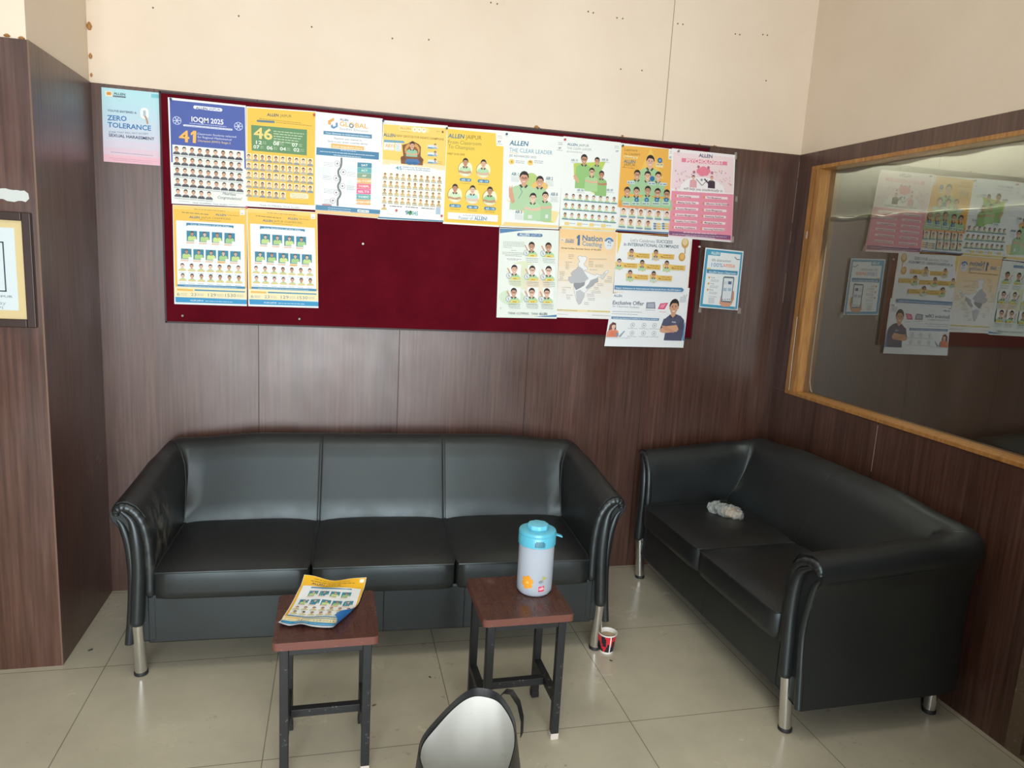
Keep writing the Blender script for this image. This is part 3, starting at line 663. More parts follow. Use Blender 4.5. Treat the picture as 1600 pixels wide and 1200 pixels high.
    def B(s,x,y,r,shirt='#9cc47c',bg=None,big=0,skin=None,hair=HAIR,w=1.9,drop=2.7,collar='#3b4440',glass=False,arms=False):
        shirt=pale(shirt,.24); u,v,ku,kv=s.basis(x,y); sk=skin or random.choice(SKIN); d0=s.d
        def pp(col,pts): s.up(); s.put([(u+a*r*ku,v+b*r*kv) for a,b in pts][::-1],col)
        def el(col,cx,cy,rx,ry,n=12,a0=0,a1=360):
            pp(col,[(cx+rx*math.cos(R(lerp(a0,a1,i/(n if a1-a0==360 else n-1)))),cy+ry*math.sin(R(lerp(a0,a1,i/(n if a1-a0==360 else n-1))))) for i in range(n)])
        pp(shirt,[(-.45,1.05),(.45,1.05),(w*.7,1.4),(w*.95,1.8),(w,drop),(-w,drop),(-w*.95,1.8),(-w*.7,1.4)])
        pp(sk,[(-.34,.6),(.34,.6),(.40,1.15),(0,1.45),(-.40,1.15)])
        if big: pp(collar,[(-.5,1.0),(-.1,1.45),(-.35,1.65),(-.75,1.2)]); pp(collar,[(.5,1.0),(.75,1.2),(.35,1.65),(.1,1.45)])
        el(hair,0,-.22,.80,.92); el(sk,0,.08,.66,.92)
        pp(hair,[(-.70,-.15),(-.6,-.72),(0,-1.0),(.6,-.72),(.70,-.15),(.42,-.5),(-.3,-.55)])
        if big:
            for sx in (-1,1):
                el('#2b2220',sx*.26,.02,.10,.06,8); pp('#3a2c27',[(sx*.12,-.17),(sx*.42,-.17),(sx*.42,-.11),(sx*.12,-.11)][::sx])
                el(sk,sx*.68,.12,.1,.2,8)
            pp('#a9705a',[(-.09,.34),(.09,.34),(0,.1)]); pp('#f3e9e4' if big>1 else '#9c5348',[(-.26,.52),(.26,.52),(.15,.64),(-.15,.64)])
            if glass:
                for sx in (-1,1):
                    for i in range(8):
                        t0,t1=6.2832*i/8,6.2832*(i+1)/8
                        pp('#2a2a2e',[(sx*.27+.23*q*math.cos(t),.03+.19*q*math.sin(t)) for q,t in ((1,t0),(1,t1),(.74,t1),(.74,t0))])
                pp('#2a2a2e',[(-.08,0),(.08,0),(.08,.05),(-.08,.05)])
        if arms:
            pp(sk,[(-w*1.0,2.35),(-w*.85,2.2),(w*.5,2.75),(w*.55,3.05),(-w*.2,2.9),(-w,2.75)]); pp(sk,[(w*1.0,2.35),(w*.85,2.2),(-w*.35,2.65),(-w*.4,2.9),(w*.2,3.0),(w,2.75)])
        dd=s.d; s.d=d0; return dd
    def grid(s,a,b,c,nx,ny,r,shirts,bg=None,name=None,last=None,hr=1,big=0):
        D=s.d; mx=D
        for j in range(ny):
            for i in range(nx if not(last and j==ny-1) else last):
                fx=i/(nx-1); fy=j/(ny-1) if ny>1 else 0
                x=a[0]+(b[0]-a[0])*fx+(c[0]-a[0])*fy; y=a[1]+(b[1]-a[1])*fx+(c[1]-a[1])*fy
                s.d=D
                if bg: s.up(); u,v,ku,kv=s.basis(x,y); q=bg[1]; s.put([(u-q*r*ku,v+2.4*r*kv),(u+q*r*ku,v+2.4*r*kv),(u+q*r*ku,v-1.5*r*kv),(u-q*r*ku,v-1.5*r*kv)],bg[0])
                mx=max(mx,s.B(x,y,r,random.choice(shirts),big=big,w=1.5,drop=2.35,hair=random.choice([HAIR,'#33292a','#1b1718'])))
                if name:
                    s.d=D+.0003; s.up(); q=name[1]; u,v,ku,kv=s.basis(x,y+name[2]*r); s.put([(u-q*r*ku,v+.3*r*kv),(u+q*r*ku,v+.3*r*kv),(u+q*r*ku,v-.25*r*kv),(u-q*r*ku,v-.25*r*kv)],name[0]); mx=max(mx,s.d)
        s.d=mx
    def tape(s,x,y,w,h):
        m=pm('clear_sticky_tape',(.75,.70,.62),.25,0,.5,Alpha=.35); q=MB(); u,v,ku,kv=s.basis(x,y)
        f=lambda d:[s.uv3(u+a*w/2*ku,v+b*h/2*kv,d) for a,b in ((-1,1),(1,1),(1,-1),(-1,-1))]
        q.grid([f(.0007),f(.0009)],m,closed_u=True); q.cap(f(.0009),m); s.tapes=getattr(s,'tapes',[])+[q]
    def done(s):
        o=s.mb.obj('poster'); o.location=(s.org.x,s.y,s.org.y) if s.k else (0,0,0)
        for q in getattr(s,'tapes',[]): q.obj('tape',o)
        return tag(o,s.label,s.cat,s.grp)
WH_='#f4f8f6'; NAVY='#22496b'; TEAL='#2b6f93'; GREY='#5c6670'; YEL='#f3c64e'; GRN='#9cc97f'; G2='#86bb6c'; G3='#b7d8a4'; ORG='#eda63f'
ALLENC='#1f5d86'
# 1 zero tolerance
p=Poster('pale blue and pink poster reading ZERO TOLERANCE, alone left of the notice board',1,(82,72),(490,112),(98,588),(491,618),'#bfe6f0',y=-.0012)
BANDS=['#b3e2ec','#b6e1ec','#badfec','#bfdcea','#c5daea','#cbd7e8','#d2d6e6','#d9d2e2','#e2c9d8','#efbccb']
for i,c in enumerate(BANDS): p.UV(0,i/10,1,(i+1)/10,c)
p.R(108,97,160,140,'#ece5cf',.1); p.R(118,104,150,128,'#d9923f',.2); p.T('ALLEN',168,122,247,131,17,'#28303c',1); p.R(162,128,252,148,'#6b7a88'); p.R(428,118,488,150,'#79c9d4'); p.ring(205,120,52,1,'#8a8f94',4)
p.T("YOU'VE ENTERED A",125,240,327,258,15,'#3a5378',1); p.T('ZERO',123,300,258,308,37,'#2f6fb0',1); p.T('TOLERANCE',126,348,427,374,37,'#2f6fb0',1)
p.T('ZONE THAT WILL NOT ACCEPT',132,388,408,403,13,'#42597c'); p.T('SEXUAL HARASSMENT',134,414,450,442,22,'#2c4468',1)
p.R(352,212,411,296,'#eef4f4',.45); p.R(372,232,391,278,'#aebfcb',.45); p.line([(386,272),(398,300),(404,328)],12,'#b88f74')
p.G(150,522,438,548,5,'#7c8ca6'); p.G(135,562,470,590,4,'#b78a9c'); p.G(160,575,440,600,4,'#b78a9c'); p.done()
# 2 IOQM
p=Poster('blue and white poster reading IOQM 2025 and 41, at the board\'s top left corner',1,(543,142),(1085,200),(570,880),(1092,905),'#eff4f3'); p2=p
p.Q('#4559a8',(556,160),(1078,212),(1086,636),(1076,640),(1072,515),(575,470),(577,592),(567,594))
p.R(575,480,1072,880,'#edf2ea',.04)
p.R(720,198,922,243,'#eef2fb',.12); p.T('ALLEN',738,224,818,231,18,'#2b3f7c',1); p.T('JAIPUR',826,230,908,238,18,'#4b5c9c')
p.T('IOQM 2025',708,310,930,332,37,'#f4f6fb',1)
for x,y in ((607,304),(1034,344)):
    p.ring(x,y,30,4,'#cdd8f4',16); p.up()
    for a in range(6): p.line([(x,y),(x+26*math.cos(a*1.047),y+26*math.sin(a*1.047))],5,'#cdd8f4')
p.G(695,322,950,347,6,'#dbe2f7'); p.R(650,330,993,374,'#e4ebfa',.03); p.G(662,340,985,366,6,'#6a79b6')
p.T('4',622,448,694,455,84,'#f0b65c',1); p.Q('#f0b65c',(702,392),(722,374),(742,376),(738,461),(716,459),(719,398),(704,408))
p.T('Classroom Students selected',748,402,1018,424,15,'#e2e8f8'); p.T('for Regional Mathematical',750,424,985,444,15,'#e2e8f8'); p.T('Olympiad (RMO) Stage-2',752,450,980,468,15,'#f0d28a')
p.grid((604,500),(1036,540),(614,795),9,5,17,['#4c4f58','#3f444e','#565b66'],name=('#c9cfd2',1.5,2.8),last=5)
p.T('Heartiest',925,818,1015,828,22,'#565a62',0,.3); p.T('Congratulations!',888,845,1055,858,22,'#565a62',0,.3)
p.line([(620,862),(700,868)],2,'#9aa0a4'); p.T('Think OLYMPIAD, Think ALLEN',715,879,953,893,10,'#59616a'); p.line([(960,885),(1035,891)],2,'#9aa0a4'); p.done()
# 3 the yellow 46
p=Poster('yellow poster with a green panel reading 46, right of the blue IOQM poster',1,(1088,205),(1575,240),(1092,900),(1572,925),'#f1f6f5',y=-.0139)
p.Q('#efc248',(1094,214),(1568,246),(1562,893),(1096,862)); p.Q('#f5f7f2',(1096,862),(1562,893),(1572,925),(1092,900))
p.T('ALLEN',1232,272,1312,277,20,NAVY,1); p.T('JAIPUR',1322,278,1402,283,20,'#6e6a44')
p.G(1178,290,1470,322,6,'#9a7f2f'); p.R(1160,298,1286,322,'#5d7886',.1); p.G(1295,316,1545,342,6,'#9a7f2f')
p.Q('#5f8c5f',(1122,334),(1510,368),(1508,546),(1126,512))
p.T('46',1140,424,1270,438,78,'#f3d77c',1)
for i in range(5): p.G(1278,378+17*i,1490-12*i,398+17*i,9,'#c6d8b8')
for t,x,y in (('12',1155,466),('08',1275,474),('07',1405,484),('07',1138,497),('06',1230,504),('04',1322,511),('02',1416,518)):
    p.T(t,x,y,x+42,y+3,25,'#eef4ea',1); p.G(x+48,y-14,x+72,y-12,6,'#bcd2b0'); p.G(x+48,y-3,x+72,y,6,'#bcd2b0')
p.grid((1105,552),(1532,588),(1106,800),10,5,14,['#8b8578','#6f7580','#a8a294'],bg=('#f5e7be',1.35),last=6)
p.R(1392,805,1520,850,'#f7ecc8',.1)
for i in range(3): p.G(1402,815+11*i,1510,824+11*i,4,'#a89058')
p.G(1230,868,1520,886,5,'#a3822c'); p.T('Think OLYMPIAD, Think ALLEN',1180,896,1455,915,13,'#8b8f98'); p.done()
# 4 global
p=Poster('white poster headed GLOBAL Studies Division with a winding road diagram',3,(80,90),(745,160),(80,1095),(705,1145),'#f3f8f8',y=-.0135)
p.Q('#e0a65a',(205,180),(265,150),(265,180),(235,195),(235,225),(205,215)); p.Q('#5a8fc0',(235,225),(300,195),(302,240),(262,262),(232,245)); p.Q('#f3f8f8',(250,215),(280,205),(282,232),(258,240))
p.T('ALLEN',322,176,405,186,20,NAVY,1); p.T('GLOBAL',320,232,597,258,46,'#e9b257',1); p.ring(435,232,22,9,'#3c78a8'); p.T('Studies Division',318,268,600,296,22,'#8c949a')
p.Q('#4d86ab',(160,280),(638,318),(638,358),(160,314)); p.T('Your Gateway to International Education',180,306,620,346,15,'#d6e6ee',1)
p.T('Maximise your chances to',265,362,538,384,18,'#4f565b'); p.T('Study in your dream university abroad',203,390,595,420,18,'#4f565b')
p.Q('#e8b566',(236,404),(562,436),(560,474),(234,448)); p.T('ALLEN Global Studies Division',250,440,545,464,17,'#fbf1da',1)
p.Q('#427ea6',(92,442),(708,494),(706,566),(90,516)); p.G(330,470,480,485,8,'#e2edf2'); p.G(125,482,665,528,9,'#e2edf2'); p.G(260,518,530,542,8,'#e2edf2')
for x,y,a,b in ((160,690,70,60),(430,650,60,40),(420,830,40,70),(640,660,80,40),(680,935,30,30)): p.E(x,y,a,b,'#e6edf0')
p.line([(338,545),(338,600),(330,640),(306,672),(308,712),(328,745),(325,780),(303,815),(306,850),(330,885),(326,920),(300,955),(300,1022)],19,'#6d747a')
for x,y in ((297,604),(356,688),(286,748),(348,826),(286,890),(253,968)): p.E(x,y,24,24,'#f5f9f9'); p.ring(x,y,27,4,'#8f969b'); p.E(x,y,9,9,'#8b6f72')
for x,y in ((165,590),(390,690),(155,725),(390,824),(165,855),(165,960)):
    for i in range(3): p.G(x,y+16*i,x+90,y+8+16*i,5,'#8f989e')
p.R(148,1000,240,1022,'#b98489')
for i,(t,c) in enumerate((('SAT','#3e88a0'),('ACT','#5fb0ae'),('AP','#86a68a'),('PRE-TOEFL','#eab267'),('TOEFL','#ea6f84'),('IELTS','#e76396'),('TOEIC','#60b0b0'),('INTERVIEW','#eab267'))):
    y=592+52*i; x=496-i*1.6; p.Q(c,(x,y),(x+140,y+8),(x+139,y+56),(x-1,y+48)); w=11*len(t); p.T(t,x+70-w,y+37,x+68+w,y+40,20,'#f4f6f2',1)
p.Q('#4d86ab',(84,1010),(720,1062),(716,1102),(82,1058)); p.G(205,1040,430,1058,7,'#d6e6ee'); p.G(205,1060,430,1078,7,'#d6e6ee'); p.R(496,1056,608,1090,'#eef4f4'); p.G(505,1070,600,1076,12,'#68859a')
p.Q('#f0c890',(82,1062),(715,1106),(710,1140),(80,1092)); p.done()
# 5 the 45 students
p=Poster('yellow poster with a boy in green seated on a brown throne',3,(750,175),(1385,230),(695,1150),(1345,1180),'#f3f7f2',y=-.0141)
p.Q('#f5d068',(752,215),(1378,255),(1362,672),(742,610)); p.Q('#f5f7f3',(742,610),(1362,672),(1345,1180),(700,1125))
p.Q('#f6dfae',(744,560),(1364,625),(1362,672),(742,610)); p.T('ALLEN',752,332,868,343,32,ALLENC,1); p.T('NEW GROCCE FOR INDIA\'S CHAMPIONS',878,338,1348,376,22,'#a1803c',1)
p.G(755,203,880,214,6,'#a9a28a'); p.R(900,230,1205,302,'#f9dd8c',.06)
p.T('ALLEN',915,262,1020,272,22,'#e0953c',1); p.G(925,285,1015,293,7,'#cf9c48')
for x in (1060,1105,1150): p.E(x,268+(x-1060)*.1,22,25,'#f6f2e4'); p.Q('#e7a84c',(x-10,262),(x+10,264),(x,282))
p.E(1336,292,11,11,'#7a6a38'); p.G(1275,285,1310,290,6,'#a9843c')
p.Q('#6aa3bd',(758,368),(950,380),(965,402),(757,392)); p.R(757,392,858,476,'#f6f4ea'); p.T('ABY1',768,440,858,448,34,'#dfa653',1); p.G(768,462,850,470,6,'#8fa8b4')
p.R(872,400,922,484,'#eef3f0')
for i in range(4): p.G(876,416+18*i,918,420+18*i,10,'#7fb2c6')
# throne
p.Q('#7b4a2e',(936,420),(985,408),(1040,380),(1100,412),(1122,440),(1118,530),(1142,560),(1140,622),(925,604),(922,550),(948,530)); p.E(1036,470,75,70,'#d39a48'); p.E(1036,490,60,60,'#8a5230'); p.E(945,552,25,22,'#6a3f28'); p.E(1122,570,25,22,'#6a3f28')
p.B(1036,425,32,'#72b88c',big=1,w=1.75,drop=3.4,skin='#d9a688',arms=True); p.up(9); p.Q('#3f6fa6',(985,556),(1092,562),(1112,590),(1090,618),(985,610),(962,590)); p.E(1010,600,34,16,'#2f5f98'); p.E(1060,602,34,16,'#2f5f98')
for i in range(3):
    y=440+73*i; p.R(1188,y-22,1282,y+22,'#d8e6ee',.1); p.B(1262,y-15,15,'#7d9db0',w=1.5,drop=2.2); p.up(4); p.R(1190,y,1240,y+18,'#5c95b4')
p.G(1285,580,1330,590,6,'#b08f50'); p.G(1285,600,1330,608,6,'#b08f50')
p.Q('#f3f7f6',(818,604),(1262,652),(1274,662),(1270,706),(812,664)); p.T('45',870,660,935,668,34,'#5b9bbd',1); p.T('Students in top 100 of all India ranks',942,642,1212,664,15,'#5f88a0',1); p.T('is a record by ALLEN students',942,662,1212,684,15,'#5f88a0',1)
p.grid((768,712),(1305,752),(760,948),10,4,15,['#cfa64a','#b99042','#a98a52'],name=('#b6b2a2',1.6,2.9),bg=('#fbf1cf',1.2)); p.B(760,1022,14,'#cfa64a'); p.up(6)
p.G(815,1022,935,1030,11,'#57636c'); p.G(970,1030,1092,1040,11,'#57636c'); p.G(1125,1042,1255,1052,11,'#57636c'); p.R(1270,1040,1312,1105,'#a9c4d8')
p.T('9',965,1105,1000,1107,42,'#3f8a9c',1); p.E(1015,1090,18,22,'#4a8f56'); p.E(1020,1078,9,10,'#2a3438'); p.T('045',1030,1110,1092,1116,42,'#6fb3c0',1)
p.G(790,1102,850,1108,5,'#9aa8ae'); p.Q('#4c88a6',(700,1128),(1344,1166),(1342,1178),(698,1142)); p.done()
# 6 from classroom to champion
p=Poster('yellow poster reading From Classroom To Champion with five round portraits',4,(110,120),(740,165),(80,1130),(665,1165),'#f4f6f0',y=-.0137)
p.Q('#f6cd4c',(120,140),(632,188),(636,318),(712,326),(690,1150),(88,1112)); p.T('ALLEN',132,234,300,243,42,TEAL,1,.12); p.T('JAIPUR',316,246,482,257,42,'#7a6a2a')
p.T('From Classroom',133,295,478,318,38,'#7c8440'); p.T('To Champion',133,342,408,365,38,'#7c8440'); p.T('NEET (UG) 2025',128,408,308,420,18,'#8b7430',1)
for i in range(2): p.G(650,215+20*i,697,220+20*i,8,'#9aa0a4')
p.T('07',652,285,684,288,20,'#3d4a56',1); p.G(642,298,697,304,7,'#8c949a')
for x,y,t,sh in ((315,560,'AIR - 50','#b3dba4'),(502,575,'AIR - 119','#a5d49b'),(206,830,'AIR - 131','#cdeab8'),(388,845,'AIR - 160','#a8dcd0'),(568,860,'AIR - 178','#8fc77f')):
    p.E(x,y,72,78,'#f4f2cf',24); p.ring(x,y,78,7,'#b59a3e',28,60,330); d=p.B(x,y-70,37,sh,big=1,w=1.75,drop=3.1,arms=True); p.d=d
    p.ring(x,y,78,14,'#f3d9b0',14,215,320); p.R(x-60,y+93,x+60,y+134,'#3f86ad',.25); p.T(t,x-44,y+123,x+46,y+127,19,'#dceaf0',1); p.G(x-52,y+146,x+52,y+154,7,'#a48a36')
p.R(130,1010,648,1112,'#f3f6f4'); p.T('In Pursuit of Excellence',290,1050,488,1058,17,'#6f8796'); p.T('Power of',242,1085,392,1092,34,'#5c93b4'); p.T('ALLEN!',405,1092,538,1097,34,'#3a7ba3',1); p.done()
# 7 clear leader, large
p=Poster('white poster reading ALLEN THE CLEAR LEADER, JEE ADVANCED 2025, four boys in green shirts',4,(730,165),(1340,225),(670,1165),(1285,1190),'#f0f6f3',y=-.0135); 
p.T('ALLEN',772,310,965,322,48,TEAL,1,.12); p.T('THE CLEAR LEADER',770,380,1220,412,42,'#5f9abb'); p.line([(770,388),(870,400)],4,'#e5b25c'); p.T('JEE ADVANCED 2025',768,430,1050,450,22,'#5a6f80')
for x,t in ((795,'4'),(990,'46')):
    p.E(x,485+(x-795)*.05,30,28,'#f2cf72'); p.T(t,x-8*len(t),496,x+8*len(t),498,24,'#8a6a28',1); p.G(x+42,475,x+135,482,9,'#8693a0'); p.G(x+42,492,x+135,500,9,'#8693a0')
for i in range(2): p.G(1282,285+18*i,1328,290+18*i,8,'#a8adb0')
p.T('07',1284,352,1312,355,20,'#4a5662',1); p.G(1268,362,1328,370,7,'#8c949a')
p.E(1000,690,75,85,'#b4cf7c',20); p.E(1090,740,85,50,'#ecc06c',16); p.Q('#efe3ae',(790,905),(850,880),(960,1010),(900,1010)); p.Q('#f1e0a2',(740,880),(1290,1010),(1250,1120),(1000,1080)); p.Q('#c9d860',(1120,1060),(1240,1120),(1120,1112))
d=p.B(1090,690,50,'#9cc88c',big=2,w=1.5,drop=4.4); p.d=d
d=p.B(925,655,62,'#a2cc92',big=2,glass=True,w=2.15,drop=5.2,skin='#d6a083'); p.d=d
p.Q('#b2d4a8',(830,770),(870,740),(950,960),(900,990),(815,900)); p.Q('#d6a083',(765,770),(778,730),(786,765),(802,725),(806,790),(830,905),(800,920),(768,850)); p.line([(882,755),(905,800),(865,870)],6,'#5c8fa0')
d=p.B(1145,845,42,'#98c58a',big=2,w=1.8,drop=6,arms=True); p.d=d
d=p.B(1017,860,44,'#a6d098',big=2,w=2.0,drop=5.2,arms=True); p.d=d
p.R(965,1040,1005,1078,'#dfe9e6'); p.R(1145,1035,1172,1075,'#dfe9e6')
for t,x,y in (('AIR 1',792,626),('AIR 2',1150,672),('AIR 8',1200,836),('AIR 5',830,1020)):
    p.T(t,x,y,x+72,y+6,32,'#6d8795',1)
    for i in range(4): p.G(x-2,y+18+14*i,x+78,y+24+14*i,5,'#a0abb2')
p.Q('#f3d690',(720,1112),(1278,1150),(1280,1172),(690,1150)); p.done()
# 8 clear leader jaipur
p=Poster('white poster headed ALLEN JAIPUR, four green-shirted boys above three rows of small portraits',5,(145,90),(775,160),(95,1110),(715,1150),'#eef4f2',y=-.0139)
p.T('ALLEN',185,190,298,200,26,TEAL,1); p.T('JAIPUR',310,202,425,210,26,'#6a8a74'); p.T('THE CLEAR LEADER',183,232,452,252,24,'#8fa8a8'); p.T('JEE ADVANCED 2025',180,265,350,278,13,'#7c848a')
for x in (85,710):
    for i in range(2): p.G(x,160+18*i+(x>700)*40,x+48,164+18*i+(x>700)*40,8,'#a8adb0')
p.T('07',722,264,750,267,18,'#4a5662',1)
p.Q('#b9cf5c',(255,390),(610,370),(560,480),(600,700),(520,740),(330,640),(260,520)); p.Q('#e8c46a',(255,560),(300,480),(330,640)); p.Q('#f1e3a8',(420,720),(640,730),(560,742))
d=p.B(515,365,36,'#7fb55c',big=2,w=1.5,drop=5); p.d=d
d=p.B(372,345,46,'#78b354',big=2,glass=True,w=1.9,drop=6.5); p.d=d; p.Q('#d9a688',(248,530),(275,510),(318,600),(300,610))
d=p.B(563,515,36,'#74b052',big=2,w=1.75,drop=6,arms=True,skin='#b97f5f'); p.d=d
d=p.B(455,485,38,'#98c97c',big=2,glass=True,w=1.9,drop=5.2,arms=True,skin='#dfb193'); p.d=d
for t,x,y in (('AIR 13',225,365),('AIR 26',562,360),('AIR 106',290,696),('AIR 107',615,694)): p.T(t,x,y,x+72,y+4,22,'#7c97a6',1); p.G(x,y+14,x+85,y+20,6,'#aab6bc')
p.grid((176,745),(700,785),(160,955),8,3,19,['#b7d68c','#a7cc7e','#c9dfa4'],name=('#58869f',1.9,2.5),hr=1)
for x in (180,318,452,582): p.R(x-25,1035+(x-180)*.06,x+22,1070+(x-180)*.06,'#f0d27c'); p.G(x+28,1050+(x-180)*.06,x+92,1056+(x-180)*.06,9,'#9ab0bc')
p.Q('#f3d98e',(115,1078),(712,1110),(710,1135),(112,1102)); p.G(255,1102,545,1120,6,'#c0a45c'); p.done()
# 9 learners to leaders
p=Poster('amber poster reading Learners to Leaders with a pyramid of boys in green shirts',5,(775,165),(1370,235),(710,1130),(1300,1170),'#eef2f0',y=-.0135)
p.Q('#eeb24a',(785,192),(1305,232),(1300,345),(1358,352),(1312,915),(742,870)); p.Q('#f2c45c',(1105,220),(1250,560),(960,540))
p.T('Learners',818,252,958,262,30,'#7d5c2c'); p.T('to Leaders',815,296,988,306,30,'#7d5c2c'); p.R(812,302,962,342,'#f6dc98'); p.T('Nurtured by',818,328,950,336,19,'#8d6a34'); p.T('ALLEN',808,382,936,390,32,TEAL,1); p.T('JAIPUR',808,418,934,426,32,'#7a6a34'); p.G(795,432,932,446,8,'#9a6a28')
for i in range(2): p.G(1318,258+18*i,1355,262+18*i,8,'#a8adb0')
p.T('07',1312,334,1342,336,20,'#3c6a8c',1)
d=p.B(1102,370,58,'#94c383',big=2,w=2.0,drop=4.6,skin='#e0b195'); p.d=d
p.E(1207,358,26,27,'#2a6aa0'); p.E(1207,358,12,12,'#7fb0d0'); p.R(1165,385,1242,440,'#ecd9a0'); p.G(1170,402,1238,406,12,'#5c7c94')
for x,y in ((956,515),(1188,535),(1070,528)): d=p.B(x,y,44,'#8fbf82',big=2,glass=(x==956),w=1.9,drop=4.5); p.d=d
for x,y,t in ((885,600,1),(1115,612,1),(1240,620,1)): p.R(x-40,y-20,x+40,y+20,'#d5e2e2'); p.G(x-35,y,x+35,y+4,16,'#55809c')
p.E(1120,560,26,26,'#2a6aa0')
for x,y in ((845,700),(947,700),(1070,690),(1178,715),(1278,730)): d=p.B(x,y,42,'#93c486',big=2,w=1.6,drop=3.9,glass=(x in(1178,1278))); p.d=d
for x in (945,1055,1167,1272): p.E(x,795,24,25,'#2a6aa0'); p.E(x,795,10,10,'#7fb0d0')
for x in (830,935,1045,1158,1268): p.R(x-42,812,x+42,858,'#c7dcd2'); p.G(x-36,835,x+36,838,18,'#6d8c8c')
p.R(760,800,782,862,'#dfa03c'); p.Q('#e59c62',(760,850),(1305,890),(1303,912),(758,876)); p.G(900,890,1195,908,9,'#47709c')
p.grid((800,915),(1278,952),(783,1030),6,2,24,['#b9cf9a','#c9d9ac'],bg=('#f3dccb',1.3),name=('#6f97ad',1.5,2.5),last=4)
for x in (1132,1225):
    for i in range(3): p.R(x,1048+26*i,x+26,1066+26*i,'#4d7fa6'); p.R(x+28,1050+26*i,x+78,1068+26*i,'#ecc066')
p.Q('#46719c',(718,1118),(1298,1152),(1296,1166),(716,1134)); p.done()
# 10 psychologist
p=Poster('pink poster headed PSYCHOLOGIST, hanging over the board\'s right end',6,(85,50),(510,95),(60,645),(485,680),'#f4eef2',y=-.0150)
p.Q('#f4dde2',(95,75),(500,112),(492,352),(80,318)); p.T('ALLEN',265,108,355,116,21,'#2f4a6c',1); p.Q('#e8809c',(150,115),(455,140),(455,165),(150,142)); p.T('PSYCHOLOGIST',180,144,430,158,22,'#fbeef2',1)
random.seed(3)
for i in range(60):
    x=random.choice([random.uniform(105,230),random.uniform(370,490)]); y=random.uniform(200,335); p.E(x,y,random.uniform(2,6),random.uniform(2,6),random.choice(['#e89aae','#c9b3bc','#e2a27c','#b9a2b2']),7)
p.E(290,330,150,75,'#f6f2f4',24)
for x,y,r in ((270,205,22),(295,195,26),(322,203,20),(285,215,25),(310,217,20)): p.E(x,y,r,r*.8,'#ec7f98')
for x,y in ((232,210),(262,175),(328,180),(352,215)): p.E(x,y,9,9,'#b46c86')
p.B(228,245,12,'#e58fa2',w=2.0,drop=5); p.up(9); p.B(350,250,12,'#3e2c38',hair='#c05a6a',w=2.0,drop=5); p.up(9); p.line([(245,255),(285,300),(322,262)],4,'#7a5a66'); p.line([(300,255),(345,305)],9,'#3b2a36'); p.E(282,262,7,8,'#8a8f9a')
p.T('will help you academically in',160,326,418,344,16,'#6c5a64',0,.3)
p.Q('#ec92aa',(82,335),(495,360),(482,668),(62,632))
for j,(a,b) in enumerate((('Goal Setting','Time Management'),('Making Study Plan','Effective Study Pattern'),('Routine Management','Stress Management'),('Emotion Management','Examining Readiness'),('Healthy Food Habits','Managing Exam Fear'),('Building Confidence','Improving Performance'))):
    y=374+42*j; x=126-4*j
    p.Q('#f6e4ea',(x-10,y-14),(x+140,y-6),(x+140,y+10),(x-10,y+4)); p.T(a,x,y+2,x+ 7*len(a),y+7,10,'#7d4a60',1); p.E(x-18,y-6,5,6,'#e58a3a')
    x+=190; p.Q('#f6e4ea',(x-10,y-4),(x+140,y+4),(x+140,y+20),(x-10,y+14)); p.T(b,x,y+11,x+6.6*len(b),y+17,10,'#7d4a60',1); p.E(x-18,y+4,5,6,'#e58a3a')
p.Q('#84507c',(64,604),(476,634),(474,662),(64,630)); p.G(160,612,380,626,8,'#e8d6e2'); p.G(85,624,450,646,7,'#cdb2c6'); p.R(170,640,370,652,'#e6dbe2')
p.tape(512,100,16,40); p.tape(516,390,14,30); p.tape(488,660,24,36); p.done()
# 11 100%
p=Poster('small blue-bordered poster reading 0% distraction with a hand holding a phone',6,(310,715),(565,740),(268,1115),(525,1135),'#eaf2f6',y=-.0145)
p.Q('#3f9cc4',(316,724),(558,748),(520,1130),(272,1108)); p.Q('#eef5f8',(330,740),(546,762),(510,1112),(290,1092)); p.R(320,735,408,772,'#4aa6c8'); p.T('ALLEN',346,758,402,764,17,'#e8f4f8',1)
p.T('0% distraction',352,806,478,814,16,'#5c6f80'); p.T('100%',348,842,425,848,26,'#5f8fd0'); p.R(432,824,504,850,'#ef9a8a'); p.T('Result!',437,842,500,846,17,'#fbeeea',1)
p.line([(505,778),(520,795),(540,795)],5,'#5a5f68'); p.Q('#3d8db8',(318,858),(526,874),(522,900),(318,886)); p.T('ALLEN Smart Classroom',330,884,515,895,13,'#dcecf4',1); p.R(322,850,345,862,'#e8cf68')
for i in range(3): p.E(334-5*i,915+41*i,6,7,'#e4a34c'); p.T('Study',345-5*i,918+41*i,372-5*i,921+41*i,9,'#6f7c88'); p.G(344-5*i,930+41*i,400-5*i,935+41*i,5,'#aab6c0'); p.G(344-5*i,939+41*i,395-5*i,944+41*i,5,'#aab6c0')
p.Q('#d9a083',(402,1090),(412,1040),(432,1005),(500,1005),(500,1060),(470,1112),(420,1110)); p.Q('#5d6a78',(428,915),(436,908),(500,912),(502,925),(482,1078),(474,1084),(416,1078),(412,1070)); p.Q('#e6eef4',(434,918),(496,922),(478,1074),(418,1070))
for x,y in ((432,940),(462,940),(430,985),(460,985)): p.R(x,y,x+20,y+22,random.choice(['#4f6f94','#a9c3d8','#d5dfe8']))
for x in (424,440,456,470): p.E(x,1062,4,4,'#7a8a9a')
p.Q('#cf9376',(494,1010),(502,1020),(492,1075),(480,1100),(478,1085)); p.R(330,1048,366,1090,'#d6dde2'); p.G(330,1040,385,1046,4,'#9aa6b0')
p.tape(272,1135,18,28); p.tape(535,1138,22,36); p.tape(505,1125,14,18); p.done()
